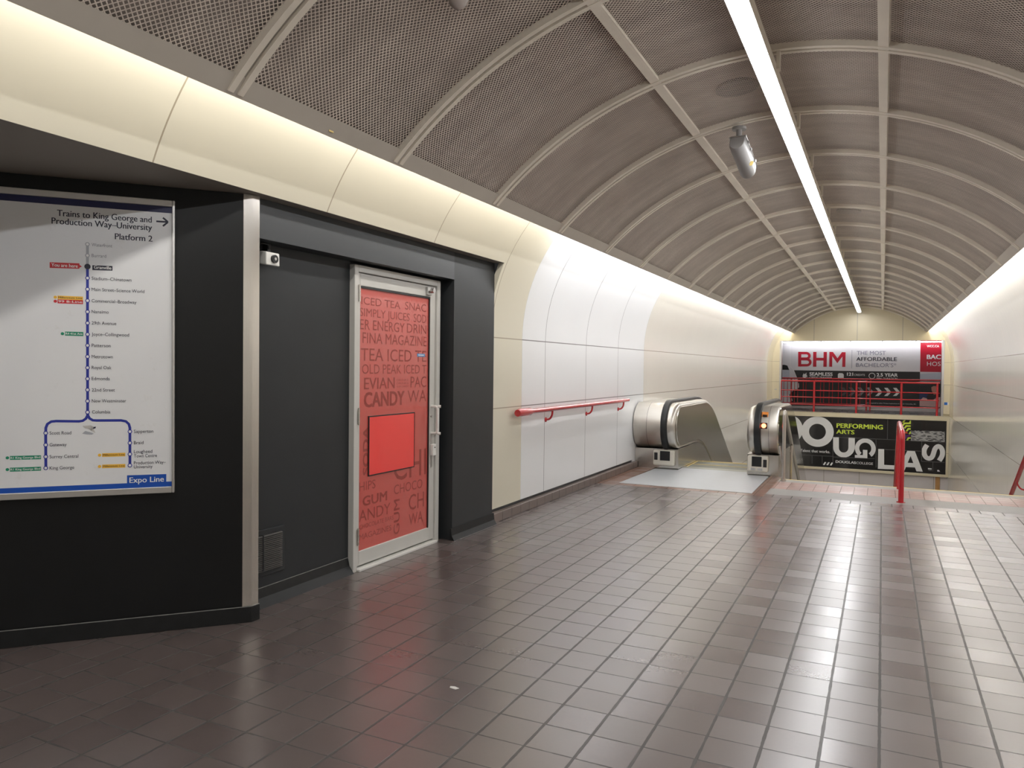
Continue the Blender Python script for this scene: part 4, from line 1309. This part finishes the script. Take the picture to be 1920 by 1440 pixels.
# ---------------------------------------------------------------- red balustrade at the corridor edge
cb=thing('corridor_railing','red tubular railing with four horizontal bars along the corridor edge','railing',(-.7,YE+.03,.107))
yR=YE+.03
MB().tube([(-3.0,yR,1.096),(1.56,yR,1.096)],.030,14).build('top_rail','redrail',cb,smooth=True)
for z in (.342,.576,.794): MB().tube([(-3.0,yR,z),(1.56,yR,z)],.018,10).build('rail','redrail',cb,smooth=True)
for x in (-2.985,-1.964,-.723,.537,1.50): MB().tube([(x,yR,.107),(x,yR,1.09)],.032,12).build('post','redrail',cb,smooth=True)
ob_=thing('corridor_railing','red railing with thin upright bars across the corridor, right before the white poster','railing',(-1.8,28.35,.107))
MB().tube([(-3.6,28.35,1.16),(2.2,28.35,1.16)],.026,12).build('top_rail','redrail',ob_,smooth=True)
MB().tube([(-3.6,28.35,.30),(-.36,28.35,.30)],.014,8).build('bottom_rail','redrail',ob_,smooth=True)
for x in (-3.119,-2.993,-2.76,-2.653,-2.475,-2.387,-2.088,-1.914,-1.81,-1.637,-1.534,-1.346,-1.244,-1.074,-.956,-.671): MB().tube([(x,28.35,.30),(x,28.35,1.15)],.010,8).build('baluster','redrail',ob_,smooth=True)
for x in (-3.3,-2.87,-.472,-.356,2.1): MB().tube([(x,28.35,.107),(x,28.35,1.15)],.024,10).build('post','redrail',ob_,smooth=True)

# ---------------------------------------------------------------- posters at the end
dg=thing('black_poster','wide black college poster with giant white letters in a cream frame','poster',(-.7,YE-.05,-1.66))
box('sheet','douglas',-3.05,1.765,YE-.06,YE-.045,-1.655,-.03,dg)
box('frame','creamend',-3.25,1.826,YE-.09,YE-.02,-1.72,-1.64,dg,.004); 
box('frame','creamend',1.758,1.826,YE-.09,YE-.02,-1.64,-.03,dg,.004); box('frame','creamend',-3.25,-3.05,YE-.09,YE-.02,-1.64,-.03,dg,.004)
def fk(u,v,d): return (u, YE-.0605-d, v)
def clampK(it):
    if it[0]=='P': return ('P',[(min(p[0],1.757),max(-1.64,min(-.032,p[1]))) for p in it[1]],*it[2:])
    if it[0]=='L': return ('L',[(max(-3.05,min(p[0],1.757)),max(-1.64,min(-.032,p[1]))) for p in it[1]],*it[2:])
    return it
place([clampK(i) for i in DOUGLAS_PRINT], dg, fk, .0012)
bh=thing('white_poster','wide white and black business school poster with large red letters behind the railings','poster',(-.7,28.8,.2))
box('sheet','bhmsheet',-3.7,2.3,28.80,28.835,.20,2.56,bh)
def fw(u,v,d): return (u, 28.7995-d, v)
place(BHM_PRINT, bh, fw, .0012)
# small service box at the right jamb
sb=thing('wall_cabinet','small pale cabinet with a blue label on the right jamb of the opening','cabinet',(1.72,YE-.04,.16))
box('body','creamend',1.665,1.828,YE-.06,YE,.16,1.075,sb,.004)
box('label',simple('blue_label',(.02,.15,.55),.4),1.68,1.765,YE-.064,YE-.059,.45,.53,sb); box('label_margin',PM['white'],1.765,1.80,YE-.0635,YE-.059,.45,.53,sb)
ks=thing('key_switch','tiny grey key switch on the cream pier left of the opening','switch',(-3.15,YE-.02,.8)); box('plate','alu',-3.17,-3.10,YE-.012,YE,.79,.82,ks)

o=MB().prism([(-.02,-.008),(.012,-.012),(.022,.004),(-.004,.012),(-.024,.006)],XY,0,.002).build('paper_scrap','whitepaint'); o.location=(-1.706,2.955,0.0); tag(o,'tiny pale scrap of paper on the dark floor tiles in the foreground','litter')
wt=thing('wall_tag','two tiny metal number tags on the ivory wall above the escalator','tag',(-3.25,13.0,.93))
box('plate','alu',-3.252,-3.246,12.86,12.93,.92,.945,wt); box('plate','alu',-3.252,-3.246,12.98,13.09,.92,.945,wt)
# ---------------------------------------------------------------- escalator
es=thing('escalator','stainless steel escalator going down along the left wall','escalator',(-2.13,11.0,0))
def esc_loop(d, kt0=13.15, y_end=20.0):
    """closed outline (y,z) of the balustrade, shrunk by d"""
    r=.335-d; cy,cz=11.03,.615
    zt=.95-d; zb=.28+d; s=-.5774
    kt=kt0-.27*d; kb=12.50+.27*d
    top=[(kt-.55+1.1*t, 0) for t in [i/8 for i in range(9)]]
    def corner(k,z): # smooth bend from level to slope
        a=(k-.5,z); b=(k,z); c=(k+.5,z+s*.5); return [tuple(a[i]*(1-t)**2+b[i]*2*t*(1-t)+c[i]*t*t for i in (0,1)) for t in [i/8 for i in range(9)]]
    P=arcpts(cy,cz,r,270,90,16)          # nose (y decreases at 180)
    P=[(cy-abs(0)+ (p[0]-cy), p[1]) for p in P]
    up=[(cy+r*math.cos(math.radians(a)), cz+r*math.sin(math.radians(a))) for a in range(270,89,-10)]
    P=up+corner(kt,zt)+[(y_end, zt+s*(y_end-kt)),(y_end, zb+s*(y_end-kb))]+corner(kb,zb)[::-1]
    return P
def loft(name,m,levels,parent):
    """levels: list of (x, d) - outlines joined in order, ends capped"""
    b=MB(); n=None
    for L_ in levels:
        x,d=L_[:2]; P=esc_loop(d, L_[2] if len(L_)>2 else 13.15); n=len(P); b.v+=[(x,y,z) for y,z in P]
    for i in range(len(levels)-1):
        for j in range(n): k=(j+1)%n; b.f.append([i*n+j,i*n+k,(i+1)*n+k,(i+1)*n+j])
    b.f.append(list(range(n))); b.f.append([(len(levels)-1)*n+j for j in range(n)])
    return b.build(name,m,parent,smooth=True)
loft('balustrade','steelh',[(-3.247,.03),(-3.235,0),(-2.70,0),(-2.655,.006),(-2.628,.028),(-2.620,.05)],es)
loft('inner_panel','steel',[(-2.6205,.052),(-2.612,.058)],es)
loft('balustrade','steelh',[(-1.640,.05),(-1.633,.028),(-1.605,.006),(-1.56,0),(-1.458,0),(-1.452,0,12.5),(-1.265,0,12.5),(-1.248,.004,12.5),(-1.243,.012,12.5)],es)
loft('inner_panel','steel',[(-1.6395,.052),(-1.648,.058)],es)
loft('outer_panel','polished',[(-1.2435,.02,12.5),(-1.234,.024,12.5)],es)
for x in (-3.04,-1.36):
    b=MB(); P=[p for p in esc_loop(-.0015)][:19+3]
    for y,z in P: b.v+=[(x-.002,y,z),(x+.002,y,z)]
    for i in range(len(P)-1): b.f.append([i*2,i*2+1,i*2+3,i*2+2])
    b.build('deck_joint','darkplastic',es)
# handrails
def handrail(x):
    P=esc_loop(-.02)
    k=19; path=P[:k+9]+[(19.8, .97-.5774*(19.8-13.15))]
    path=[(11.10,.20),(11.06,.255)]+path[1:]
    b=MB(); prof=[(-.046,-.018),(-.046,.004),(-.036,.020),(0,.026),(.036,.020),(.046,.004),(.046,-.018)]
    n=len(prof); Pv=[Vector(p) for p in path]
    for i,p in enumerate(Pv):
        d=(Pv[min(i+1,len(Pv)-1)]-Pv[max(i-1,0)]).normalized(); nn=Vector((-d.y,d.x))
        if i<21 and False: pass
        for (a,h) in prof: q=p+nn*h; b.v.append((x+a,q.x,q.y))
    for i in range(len(Pv)-1):
        for j in range(n): k2=(j+1)%n; b.f.append([i*n+j,i*n+k2,(i+1)*n+k2,(i+1)*n+j])
    b.f.append(list(range(n))); b.f.append([(len(Pv)-1)*n+j for j in range(n)])
    return b.build('handrail','rubber',es,smooth=True)
handrail(-2.785); handrail(-1.505)
# plinths, skirts
def skirt(x0,x1,inner):
    P=[(10.86,0),(10.86,.285)]
    kb=12.50; s=-.5774
    a=(kb-.5,.285); bb=(kb,.285); c=(kb+.5,.285+s*.5)
    top=[tuple(a[i]*(1-t)**2+bb[i]*2*t*(1-t)+c[i]*t*t for i in (0,1)) for t in [i/8 for i in range(9)]]
    P=[(10.86,-.2),(10.86,.285)]+top+[(20,.285+s*(20-kb)),(20,-.75+s*(20-kb)),(12.2,-.75)]
    return MB().prism(P,YZ,x0,x1).build('plinth','steel',es)
skirt(-3.247,-2.608,1); skirt(-1.655,-1.245,0)
# inlet covers with black mouths
def inlet(xc,side):
    z0,z1=.055,.268
    c=MB().box(xc-.125,xc+.155 if side>0 else xc+.125,10.80,10.862,z0,z1).build('inlet_cover','inlet',es,.018,seg=3)
    return c
c=box('inlet_cover','inlet',-2.965,-2.655,10.80,10.862,.050,.272,es,.02)
box('mouth','darkplastic',-2.86,-2.715,10.795,10.80,.125,.262,c,.004); box('sensor_window','darkplastic',-2.945,-2.895,10.796,10.80,.13,.235,c,.002)
c=box('inlet_cover','inlet',-1.642,-1.372,10.80,10.862,.050,.272,es,.02)
box('mouth','darkplastic',-1.585,-1.455,10.795,10.80,.125,.262,c,.004); box('sensor_window','darkplastic',-1.435,-1.388,10.796,10.80,.12,.225,c,.002)
for x in (-1.60,-1.51): box('floor_button','alu',x,x+.065,10.796,10.80,.072,.105,c,.002)
# stop button and stickers on the right nose
b_=box('stop_switch','darkplastic',-1.465,-1.375,10.685,10.70,.655,.735,es,.006); MB().tube([(-1.42,10.687,.695),(-1.42,10.672,.695)],.030,20).build('stop_button','stoplight',b_,smooth=True)
lbl=MB().prism([(10.755,.80),(10.785,.875),(10.80,.875),(10.80,.80)],YZ,-1.46,-1.375).build('warning_label','orange',es); 
box('label_text','darkplastic',-1.445,-1.39,10.752,10.775,.812,.84,lbl)
# landing plate, comb, steps
b=MB(); b.prism([(-2.96,9.215),(-1.345,9.215),(-1.36,10.80),(-1.64,10.80),(-1.64,11.08),(-2.60,11.08),(-2.60,10.80),(-2.93,10.80)],XY,-.02,.004); b.build('landing_plate','landing',es)
b=MB().box(-2.606,-1.656,11.08,11.26,-.02,.005); b.build('comb_plate',simple('comb_metal',(.33,.33,.28),.45,.6,scale=60,stretch=(12,1,1)),es)
s=-.5774
def trackz(y): 
    if y<11.9: return -.004
    if y<12.9: t=(y-11.9); return -.004+s*t*t/2
    return -.004+s*(.5+(y-12.9))
for i in range(10):
    y=11.27+.4*i; z=trackz(y+.2)
    st=box('step','step',-2.60,-1.662,y,y+.398,z-.30,z,es)
    e=MB().box(-2.60,-1.662,y+.372,y+.398,z-.002,z+.003).box(-2.60,-2.575,y,y+.37,z-.002,z+.003).box(-1.687,-1.662,y,y+.37,z-.002,z+.003); e.build('yellow_edge','yellow',st)
struct(box('floor','nosing',-3.25,-1.2,20.0,20.3,LZ,LZ+.02))
